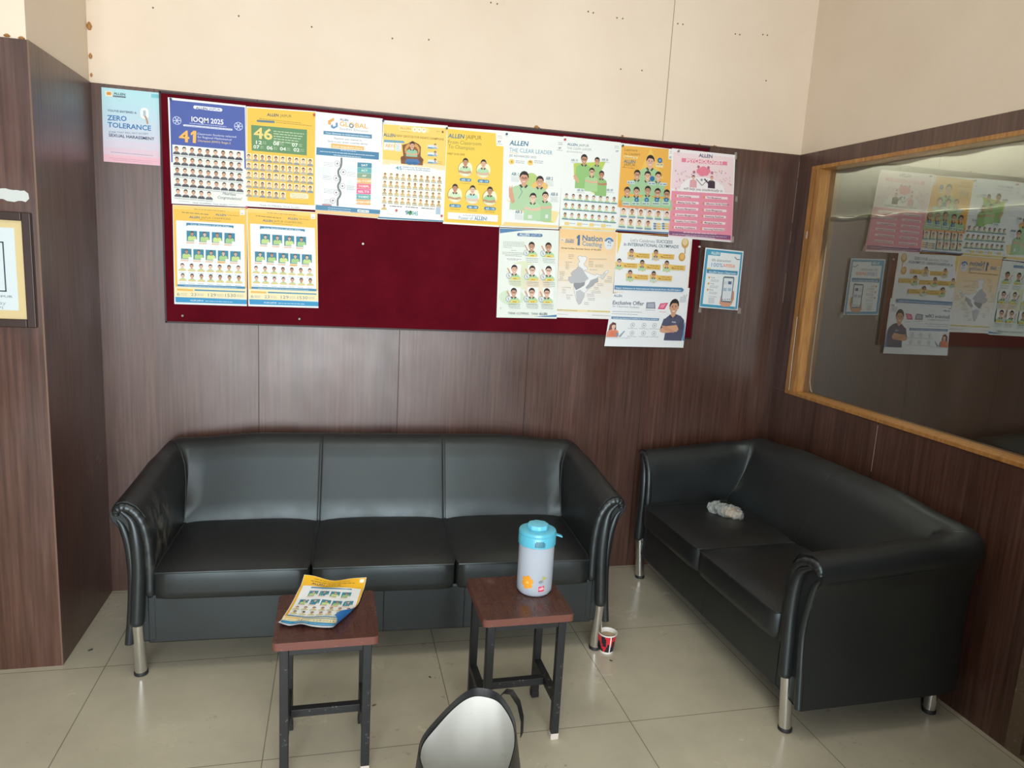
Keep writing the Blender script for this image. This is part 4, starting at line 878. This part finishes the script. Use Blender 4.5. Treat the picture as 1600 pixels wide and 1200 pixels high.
# 12 / 13 champions
def champions(p,y1='#f2c14e',y2='#f5cf72',tk=1):
    p.Q(y1,(122,122),(812,155),(812,905),(142,888)); p.Q(y2,(122,122),(812,155),(812,190),(122,158))
    p.Q('#f0f6f8',(150,265),(788,302),(798,905),(166,888)); p.R(750,165,795,215,'#f4f4ee'); p.G(758,200,788,203,9,'#7f99b0')
    if tk>1:
        p.G(250,165,640,186,13,'#8f7020'); p.G(215,196,700,222,17,'#7a6424'); p.T('ALLEN',235,247,375,254,32,'#22406a',1); p.T('JAIPUR',392,255,560,264,32,'#6d6030'); p.G(300,262,620,278,8,'#7a5a20')
    else: head(p)
    p.Q('#3a80a6',(248,288),(690,315),(690,340),(670,332),(265,310),(246,318)); p.T('Top Rankers of the City',285,309,650,328,12,'#cfe2ea',1)
    body(p)
def head(p):
    p.G(318,160,612,180,10,'#b3853a'); p.G(205,190,455,212,13,'#8f7f4a'); p.T('ALLEN',520,220,620,227,20,TEAL,1); p.G(632,216,738,224,10,'#b08b3f')
    p.T('ALLEN',275,243,372,249,22,'#2c6c8e',1); p.T('JAIPUR CHAMPIONS',382,249,662,264,22,'#9c7c34'); p.G(370,260,575,274,7,'#a87c30')
def body(p):
    def card(x,y,w,h,i):
        p.R(x-4,y-8,x+w+4,y+h+22,'#e9eef0'); p.R(x,y,x+w,y+h,'#2f7f9c'); d=p.B(x+w*.52,y+h*.27,h*.19,['#b3d26c','#9cc864','#c2dc74','#8cc06c'][i%4],big=1,w=2.1,drop=3.7,hair='#5a3a34' if i%3 else HAIR); p.d=d
        p.R(x+w*.72,y+h*.80,x+w*1.02,y+h*1.05,'#f2f6f4'); p.R(x-4,y+h,x+w*.7,y+h+22,'#f0d9c4' if i!=7 else '#eec070'); p.G(x,y+h+10,x+w*.7,y+h+13,6,'#c08a70')
    D=p.d
    for i in range(4): p.d=D; card(250+118*i,362+7*i,98,102,i)
    for i in range(5): p.d=D; card(198+115*i,530+6*i,98,100,i+4)
    p.d+=.0001
    p.grid((210,690),(735,712),(214,785),7,2,22,['#a9cf84','#bcd898','#9cc98a'],name=('#e8c878',1.6,1.9))
    for j in range(2):
        for i in range(7): p.G(182+87*i,755+97*j+4*i,238+87*i,758+97*j+4*i,6,'#8aa0ac')
    p.Q('#3c85ad',(165,865),(798,887),(798,908),(165,884)); p.G(230,878,720,898,7,'#cfe2ea')
    p.Q('#f6e9b8',(135,890),(815,912),(815,1000),(140,985)); p.Q('#e9b85a',(160,905),(312,912),(312,930),(160,924)); p.Q('#4d8fb0',(325,912),(798,930),(798,942),(325,926))
    for t,x in (('6',160),('23',292),('129',452),('1530',612)):
        w=25*len(t); y=970+(x-160)*.03; p.T(t,x,y,x+w,y+1,32,'#5f7f90'); p.G(x+w+8,y-18,x+w+70,y-16,7,'#8fa0a0'); p.G(x+w+8,y-5,x+w+70,y-3,7,'#8fa0a0')
    p.Q('#2f93c8',(145,983),(814,1010),(815,1052),(148,1032)); p.T('ALLEN JAIPUR',285,1022,410,1027,16,'#cfe8f4',1); p.G(425,1022,680,1032,10,'#b6dcf0')
p=Poster('yellow CHAMPIONS poster with portrait cards, directly under the blue IOQM poster',2,(118,118),(815,150),(135,1050),(815,1070),'#eef5f7',y=-.0135); champ=p
champions(p); p.done()
p=Poster('yellow CHAMPIONS poster with portrait cards, directly under the yellow 46 poster',2,(815,150),(1475,190),(828,1070),(1485,1088),'#eef5f7',y=-.0138,like=champ); champions(p); p.done()
# 14 eight portraits
p=Poster('pale green poster reading THINK OLYMPIAD, THINK ALLEN with eight boys\' portraits in rows',7,(115,45),(815,75),(80,1095),(785,1110),'#e9f1ea',y=-.0146)
p.Q('#4d7fae',(118,52),(600,68),(400,75),(120,108)); p.Q('#4d7fae',(770,1065),(785,1062),(782,1090),(520,1088)); p.R(322,104,620,154,'#4a76a0',.08); p.T('ALLEN',348,136,466,140,27,'#e6eef6',1); p.T('JAIPUR',482,142,602,146,27,'#b9cce0')
for i in range(5): p.G(158,208+16*i,410-(i==4)*140,216+16*i,8,'#98a39c')
p.G(252,308,310,310,8,'#7f8c80'); p.G(150,330,405,342,8,'#7f8c80'); p.G(150,350,405,360,8,'#7f8c80'); p.G(180,368,375,378,8,'#7f8c80'); p.R(180,395,385,435,'#f3f6f4',.1); p.G(200,408,370,414,10,'#6b7a74'); p.G(215,422,330,426,7,'#9aa6a0')
p.E(400,600,190,160,'#dfe6c6',20); p.E(560,740,150,140,'#efe0c8',20); p.E(260,860,150,90,'#d3e6cc',20)
random.seed(11)
for x,y,gl,bg in ((492,262,0,0),(688,270,0,0),(288,530,0,1),(498,540,1,1),(688,545,1,1),(280,800,1,1),(490,800,1,1),(665,805,1,1)):
    if bg: p.R(x-50,y-60,x+75,y+90,'#f4f8f6',.05)
    d=p.B(x,y,46,'#9ccf92',big=2,glass=bool(gl),w=1.55,drop=2.45); p.d=d
    p.line([(x-80,y+5-20),(x-48,y+45)],11,'#d18b6c'); p.E(x-62,y+75,30,32,'#dfe6e6'); p.ring(x-62,y+75,33,5,'#8fa3a6'); p.line([(x-68,y+62),(x-56,y+92)],8,'#7f9096')
    p.R(x-38,y+92,x+55,y+124,'#eed66a'); p.G(x-15,y+110,x+30,y+111,11,'#7f6c2a')
    for i in range(3): p.G(x-65+10*(i==2),y+140+20*i,x+75,y+146+20*i,8,['#6b7a72','#9aa69e','#9aa69e'][i])
p.E(126,985,12,12,'#d5dcd8'); p.T('THINK OLYMPIAD,',208,1055,460,1062,27,'#7c8a84'); p.T('THINK',480,1062,562,1064,27,'#7c8a84'); p.T('ALLEN',575,1064,668,1066,27,'#4d5f70',1); p.done()
# 15 one nation
p=Poster('orange-tinted poster reading 1 Nation 1 Coaching with a grey map',7,(820,55),(1500,95),(785,1095),(1420,1115),'#f0f0ee',y=-.0140)
for i,c in enumerate(('#f6cd92','#f6d19b','#f6d6a6','#f5dab1','#f4debc','#f3e3c8','#f2e7d4','#f1ebdf','#f0eee8')): p.UV(0,i*.085,1,(i+1)*.085,c)
p.T('ALLEN',888,200,985,208,28,'#47719c',1); p.R(885,206,985,222,'#6f93b2'); p.R(835,165,880,208,'#f2e3cc'); p.T('IPL',840,196,870,198,16,'#6a7f94',1)
p.Q('#3f6f9c',(1020,150),(1042,128),(1060,128),(1056,252),(1028,250),(1034,165),(1020,176)); p.T('Nation',1086,192,1322,206,62,'#4a78a2',1); p.T('Coaching',1084,252,1314,270,50,'#7c9cb8',1)
p.E(1398,225,55,70,'#dfe6ec',20); p.ring(1398,222,57,22,'#4f7fae',16,20,160); p.T('42',1380,225,1425,228,30,'#5c7896',1); p.G(1380,250,1425,254,14,'#7f9ab4')
p.T('Great Indian Success Story of ALLEN',840,288,1305,312,17,'#6f5a3c',1)
IND=[(1032,382),(1060,370),(1085,385),(1120,378),(1138,400),(1125,440),(1105,465),(1112,490),(1140,505),(1150,530),(1105,545),(1180,580),(1240,600),(1255,580),(1285,598),(1325,595),(1345,565),(1380,540),(1395,560),(1368,580),(1345,625),(1320,650),(1300,625),(1265,618),(1270,680),(1235,690),(1215,720),(1160,760),(1110,810),(1108,850),(1090,880),(1070,925),(1045,945),(1020,900),(1005,840),(985,760),(985,700),(950,690),(920,650),(925,620),(965,615),(950,580),(985,545),(1015,530),(1040,495),(1035,460),(1055,440),(1040,410)]
p.Q('#eef0f0',*IND); p.up()
p.Q('#b9bcc2',(1040,495),(1085,520),(1120,580),(1160,640),(1120,670),(1060,690),(985,690),(950,690),(920,650),(925,620),(965,615),(950,580),(985,545),(1015,530)); p.Q('#8f929a',(985,690),(1060,690),(1120,675),(1110,720),(1060,750),(1010,775),(988,730)); p.Q('#a9acb4',(1160,700),(1180,660),(1235,640),(1270,625),(1270,680),(1235,690),(1215,720),(1140,765),(1120,745)); p.Q('#c3c6ca',(1010,790),(1060,770),(1110,810),(1108,850),(1090,880),(1070,925),(1045,945),(1020,900)); p.Q('#d5d7da',(1285,598),(1325,595),(1345,565),(1368,580),(1345,625),(1320,650),(1300,625))
p.line(IND+[IND[0]],3,'#8c8f94')
for x,y,n,w in ((925,360,2,60),(925,400,1,45),(885,445,1,80),(890,465,4,40),(820,560,3,60),(820,620,2,40),(805,658,1,115),(848,742,1,105),(850,765,3,40),(895,832,1,80),(900,855,2,45),(1160,410,1,210),(1160,436,4,55),(1235,480,2,95),(1170,535,1,95),(1375,620,2,60),(1345,660,2,85),(1260,702,2,70),(1220,742,2,60),(1190,785,2,115),(1140,822,2,85),(1150,870,2,85),(1105,918,2,55)):
    for i in range(n): p.G(x,y+19*i,x+w,y+19*i+3,7,'#8a7f74' if y<700 else '#8f9296')
p.G(1405,900,1408,970,4,'#9aa0a4'); p.Q('#f2e2a4',(790,996),(1412,1018),(1410,1038),(788,1018)); p.T('ALLEN',790,1012,852,1014,13,'#5f7288',1); p.G(862,1010,1025,1016,9,'#8f8860'); p.G(1145,1018,1405,1028,9,'#a89a5c'); p.G(790,1054,915,1060,6,'#a8adb0'); p.G(1200,1066,1410,1076,8,'#9aa6b0'); p.done()
# 16 celebrate
p=Poster('white poster reading Let\'s Celebrate SUCCESS with seven portraits on yellow name plates',8,(205,80),(910,140),(170,645),(865,670),'#eef2f5',y=-.0144)
p.Q('#f2cf6a',(208,86),(248,90),(245,150),(225,230),(204,285)); p.line([(215,83),(908,118)],4,'#ecc468'); p.line([(172,640),(830,662),(860,630),(880,480),(895,160)],4,'#ecc468')
p.T("Let's Celebrate",332,164,560,178,28,'#747f8a'); p.T('SUCCESS',572,176,724,184,28,'#627890',1); p.T('in INTERNATIONAL OLYMPIADS',268,202,780,228,28,'#627890',1)
p.E(842,180,34,45,'#cfa055'); p.E(842,170,25,30,'#e8d2a0'); p.Q('#c8985a',(836,215),(848,215),(846,280),(836,280)); p.E(812,310,32,38,'#d09a4a'); p.E(815,305,20,24,'#e4b96a')
for x,y in ((342,270),(570,278),(226,362),(440,375),(670,382),(325,470),(545,480)):
    p.Q('#e5be64',(x+30,y),(x+172,y+8),(x+168,y+56),(x+28,y+48)); p.G(x+70,y+16,x+155,y+22,9,'#a0782c'); p.G(x+55,y+34,x+158,y+40,9,'#a0782c'); p.E(x+52,y+30,8,6,'#9a6a24',8)
    p.Q('#edc968',(x-40,y-8),(x+34,y-5),(x+34,y+48),(x,y+72),(x-38,y+45)); d=p.B(x-2,y-8,26,random.choice(['#a9cf96','#c4b39a','#bfd2c0']),big=2,glass=random.random()<.6,w=1.35,drop=2.5); p.d=d
p.Q('#4f86b0',(178,574),(810,598),(826,616),(812,636),(176,612)); p.T('Super Achievers in International Olympiads from ALLEN Jaipur',188,604,798,626,13,'#dfeaf2',1); p.done()
# 17 exclusive offer
p=Poster('white poster reading Exclusive Offer with a man in a navy polo shirt',8,(165,650),(885,600),(85,1145),(825,1160),'#edf2f6',y=-.0152)
p.T('ALLEN',172,680,250,685,20,'#4a6f8c',1); p.T('Exclusive Offer',162,752,455,764,34,'#5f6e82',1); p.T('for Classroom Students!',162,778,412,792,20,'#7c8794')
p.Q('#7c8496',(480,735),(560,732),(565,795),(475,792)); p.Q('#a9b0c0',(490,745),(550,742),(552,785),(488,782)); p.Q('#d9527c',(610,745),(685,738),(650,800),(585,798)); p.Q('#ef90aa',(622,755),(665,750),(640,785),(602,784)); p.G(472,806,562,810,6,'#8a94a0'); p.G(600,822,662,826,6,'#c88a9c')
p.G(160,820,438,828,7,'#8a94a0'); p.G(156,840,400,850,7,'#8a94a0'); p.Q('#5c87ae',(152,866),(600,884),(596,908),(150,890)); p.T('ALLEN app features & benefits for Classroom Students',165,886,585,900,11,'#dde8f2',1)
for x,y in ((350,948),(456,950),(555,952),(345,1022),(452,1024),(550,1026)): p.ring(x,y,20,3,'#8a94a2',18); p.E(x,y,6,7,'#8a94a2'); p.G(x-45,y+30,x+45,y+34,6,'#99a3ae')
p.Q('#7d4a44',(110,1050),(135,945),(165,918),(195,930),(195,1000),(150,1050)); p.B(172,958,26,'#d9694c',w=2.1,drop=3.8,hair='#3a2624'); p.up(9); p.Q('#e07a58',(120,1050),(150,1000),(205,1010),(210,1055)); p.Q('#8ea0b4',(215,1055),(270,1000),(278,1004),(235,1060)); p.R(105,1060,330,1075,'#d9e2ea'); p.R(195,1020,215,1050,'#7c93ac')
p.Q('#4b4c66',(700,870),(745,840),(800,862),(832,900),(830,990),(808,1095),(640,1090),(655,1010),(605,985),(640,890)); d=p.B(738,778,56,'#4b4c66',big=2,w=1.5,drop=3.2,skin='#cf9a7a',collar='#3c3d54'); p.d=d
p.Q('#d4a07e',(602,985),(650,960),(760,945),(782,985),(760,1010),(640,1022),(605,1010)); p.Q('#cb9372',(620,950),(655,955),(740,1005),(730,1020),(640,990)); p.Q('#43445c',(780,930),(832,900),(828,995),(775,985)); p.T('ALLEN',715,922,752,928,11,'#e6e8ee',1); p.Q('#5a8fc4',(812,1092),(835,920),(842,925),(830,1095))
p.R(795,680,848,732,'#cdd6dc')
p.tape(845,668,40,14); p.done()

# push pins
def pin(u,v,col,label,d=.0165):
    q=wall_px(u,v,-d); m=pm('pin_'+col,{'blue':'#2d4f7c','red':'#c22f45','green':'#3c5c46','white':'#d9d5cf','steel':'#8a8478'}[col],.35)
    b=MB(); b.lathe([(.0005,.0),(.003,.0005),(.0034,.0045),(.0022,.006),(.0022,.009),(.0046,.0105),(.005,.0125),(.0035,.014)],m,12)
    b.v=[(x,-z,y) for x,y,z in b.v]; b.f=[f[::-1] for f in b.f]
    o=b.obj('push_pin',smooth=True); o.location=q; tag(o,label,'pin','push pins on the notice board')
for a in [(267.5,155.5,'blue','blue push pin at the top left corner of the IOQM poster'),(491,180,'red','dark red push pin at the top right corner of the yellow 46 poster'),(385.7,324.3,'red','red push pin where the two matching CHAMPIONS posters meet at the top'),
    (598.5,189.5,'blue','blue push pin at the top between the GLOBAL poster and the 45 poster'),(697.7,201,'green','dark push pin between the 45 poster and the Classroom To Champion poster'),(791,210,'blue','blue push pin at the top left of the big CLEAR LEADER poster'),
    (882,218.5,'red','red push pin between the two CLEAR LEADER posters'),(972,228,'green','dark green push pin at the top left of the amber Learners to Leaders poster'),(619,329,'red','red push pin low on the 45 poster, left of its number line'),(689.5,337.5,'red','red push pin in the lower right corner of the 45 poster'),
    (567,381,'white','white push pin alone on the bare maroon felt'),(1091.5,385.5,'white','white push pin on the felt below the pink PSYCHOLOGIST poster'),(874.5,355.5,'steel','grey push pin below the join of the two CLEAR LEADER posters'),(1059,236.5,'steel','grey push pin at the top left of the pink PSYCHOLOGIST poster'),
    (286,493,'steel','grey push pin in the felt below the left CHAMPIONS poster'),(468,498,'steel','grey push pin in the felt below the right CHAMPIONS poster')]: pin(*a)

# leaflet on the stool: a glossy copy of the champions poster with curled edges
class Sheet(Poster):
    def __init__(s,label,like):
        s.w,s.h=.205,.30; s.org=None; super().__init__(label,None,0,0,0,0,'#e8ebe8',like=like,cat='leaflet',group=None)
    def raw(s,u,v):
        x=(u-.5)*s.w; y=(.5-v)*s.h; z=.0035
        z+=.020*max(0,1-v/.16)**1.3*(1-.75*math.sin(math.pi*min(max(u,0),1)))      # top edge waves up at both corners
        z+=.0045*math.sin(v*7+.6)*math.sin(u*5+.5)**2+.002*math.sin(u*11+v*9)
        c=u+.42*(v-.62)                                                              # lower right corner curls up
        if c>.90 and v>.20:
            t=(c-.90)*s.w; r=.017; a=min(t/r,2.6); x-=t-r*math.sin(a); z+=r*(1-math.cos(a)); y+=.25*(t-r*math.sin(a))
        if u<.15 and v>.9: z+=.010*(1-u/.15)*(v-.9)/.1
        z+=.006*math.exp(-((u-.32)/.10)**2)*max(0,(v-.8)/.2)
        return Vector((x,y,max(z,.0012)))
    def uv3(s,u,v,d):
        p=s.raw(u,v); e=.004; n=(s.raw(u+e,v)-p).cross(s.raw(u,v-e)-p); n.normalize(); return p+n*d
    def paper(s,col):
        m=ink(col); N=36; f=[[s.uv3(i/N,1-j/N,.0) for i in range(N+1)] for j in range(N+1)]; b=[[s.uv3(i/N,1-j/N,-.0005) for i in range(N+1)] for j in range(N+1)]
        s.mb.grid(f,m); s.mb.grid([r[::-1] for r in b],pm('leaflet_back_blue','#2f6fb0',.3))
    def put(s,uvs,col):
        # split big quads so that they follow the curl
        us=[q[0] for q in uvs]; vs=[q[1] for q in uvs]
        if len(uvs)==4 and (max(us)-min(us)>.06 or max(vs)-min(vs)>.06):
            nu=max(1,int((max(us)-min(us))/.03)); nv=max(1,int((max(vs)-min(vs))/.03)); a,b,c,e=uvs
            g=[[(lerp(lerp(a[0],b[0],i/nu),lerp(e[0],c[0],i/nu),j/nv),lerp(lerp(a[1],b[1],i/nu),lerp(e[1],c[1],i/nu),j/nv)) for i in range(nu+1)] for j in range(nv+1)]
            s.mb.grid([[s.uv3(u,v,s.d) for u,v in r] for r in g],ink(col))
        else: Poster.put(s,uvs,col)
    def Q(s,col,*pts):
        s.up(); q=[s.L(*p) for p in pts][::-1]
        s.put(q,col)
    def R(s,x0,y0,x1,y1,col,rd=0): Poster.R(s,x0,y0,x1,y1,col,0)
p=Sheet('crumpled yellow glossy leaflet with rows of portraits lying on the left stool',champ); champions(p,'#eeb420','#f0b81f',2)
o=p.mb.obj('leaflet',smooth=True,angle=0); o.location=(.925,-1.125,.4505); o.rotation_euler=(0,0,R(-11.5)); tag(o,p.label,'leaflet')

# framed payment sign on the left wall (its code is left blank)
yq=-CD
ps=thing('framed_sign','dark-framed payment sign on the left wall, cut off by the picture edge','sign',(-.18,yq-.001,1.415))
q=MB(); X0,X1,Z0,Z1=-.165,.163,-.186,.186; fw=.027
for a,b in (((X0,-.016,Z0),(X0+fw,0,Z1)),((X1-fw,-.016,Z0),(X1,0,Z1)),((X0+fw,-.016,Z0),(X1-fw,0,Z0+fw)),((X0+fw,-.016,Z1-fw),(X1-fw,0,Z1))): q.box(a,b,DARKW)
q.obj('frame',ps,bevel=.003)
q=MB(); q.box((X0+fw,-.007,Z0+fw),(X1-fw,-.001,Z1-fw),pm('cream_mount','#d3c08e',.6)); q.obj('mount',ps)
q=MB(); q.box((X0+fw+.022,-.0078,Z0+fw+.028),(X1-fw-.024,-.0068,Z1-fw-.024),pm('sign_paper','#cddadd',.5))
NV=ink('#2c3448')
for a,b,c,d in ((-.10,.086,.080,.090),(-.10,-.071,.080,-.067),(-.10,-.071,-.096,.090),(.076,-.071,.080,.090)): q.poly([(a,-.0081,b),(c,-.0081,b),(c,-.0081,d),(a,-.0081,d)],NV)
def stext(t,x0,x1,z,h,col):
    v,f,w=text_geo(t,0); k=len(q.v); q.v+=[(lerp(x0,x1,a/w),-.0082,z+c/CAP*h) for a,c in v]
    for g_ in f: q.face([k+i for i in g_],ink(col))
stext('AL, JAIPUR',.010,.096,-.090,.008,'#596470'); stext('Pay',.046,.076,-.113,.012,'#8a97a4'); stext('UPI',.036,.066,-.128,.010,'#8a97a4'); stext('Scan',.034,.070,.118,.010,'#8a97a4'); stext('to',.048,.068,.102,.010,'#8a97a4')
q.obj('sheet',ps)
# torn paper strip above the sign
q=MB(); random.seed(5); n=26; tp=[]; bt_=[]
for i in range(n+1):
    x=lerp(-.30,-.024,i/n); e=1 if 0<i<n else .4
    tp.append((x,.0185*e+random.uniform(-.0025,.0025))); bt_.append((x+.002,-.017*e+random.uniform(-.004,.004)))
f=[(x,-.0012,z) for x,z in bt_]+[(x,-.0012,z) for x,z in tp[::-1]]; b=[(x,0,z) for x,_,z in f]
q.grid([f,b],pm('torn_white_paper','#c6cdca',.7),closed_u=True); q.cap(f,MATS['torn_white_paper']); o=q.obj('torn_sticker'); o.location=(0,yq-.0005,1.653); tag(o,'torn white sticker strip left on the laminate above the framed sign','sticker')
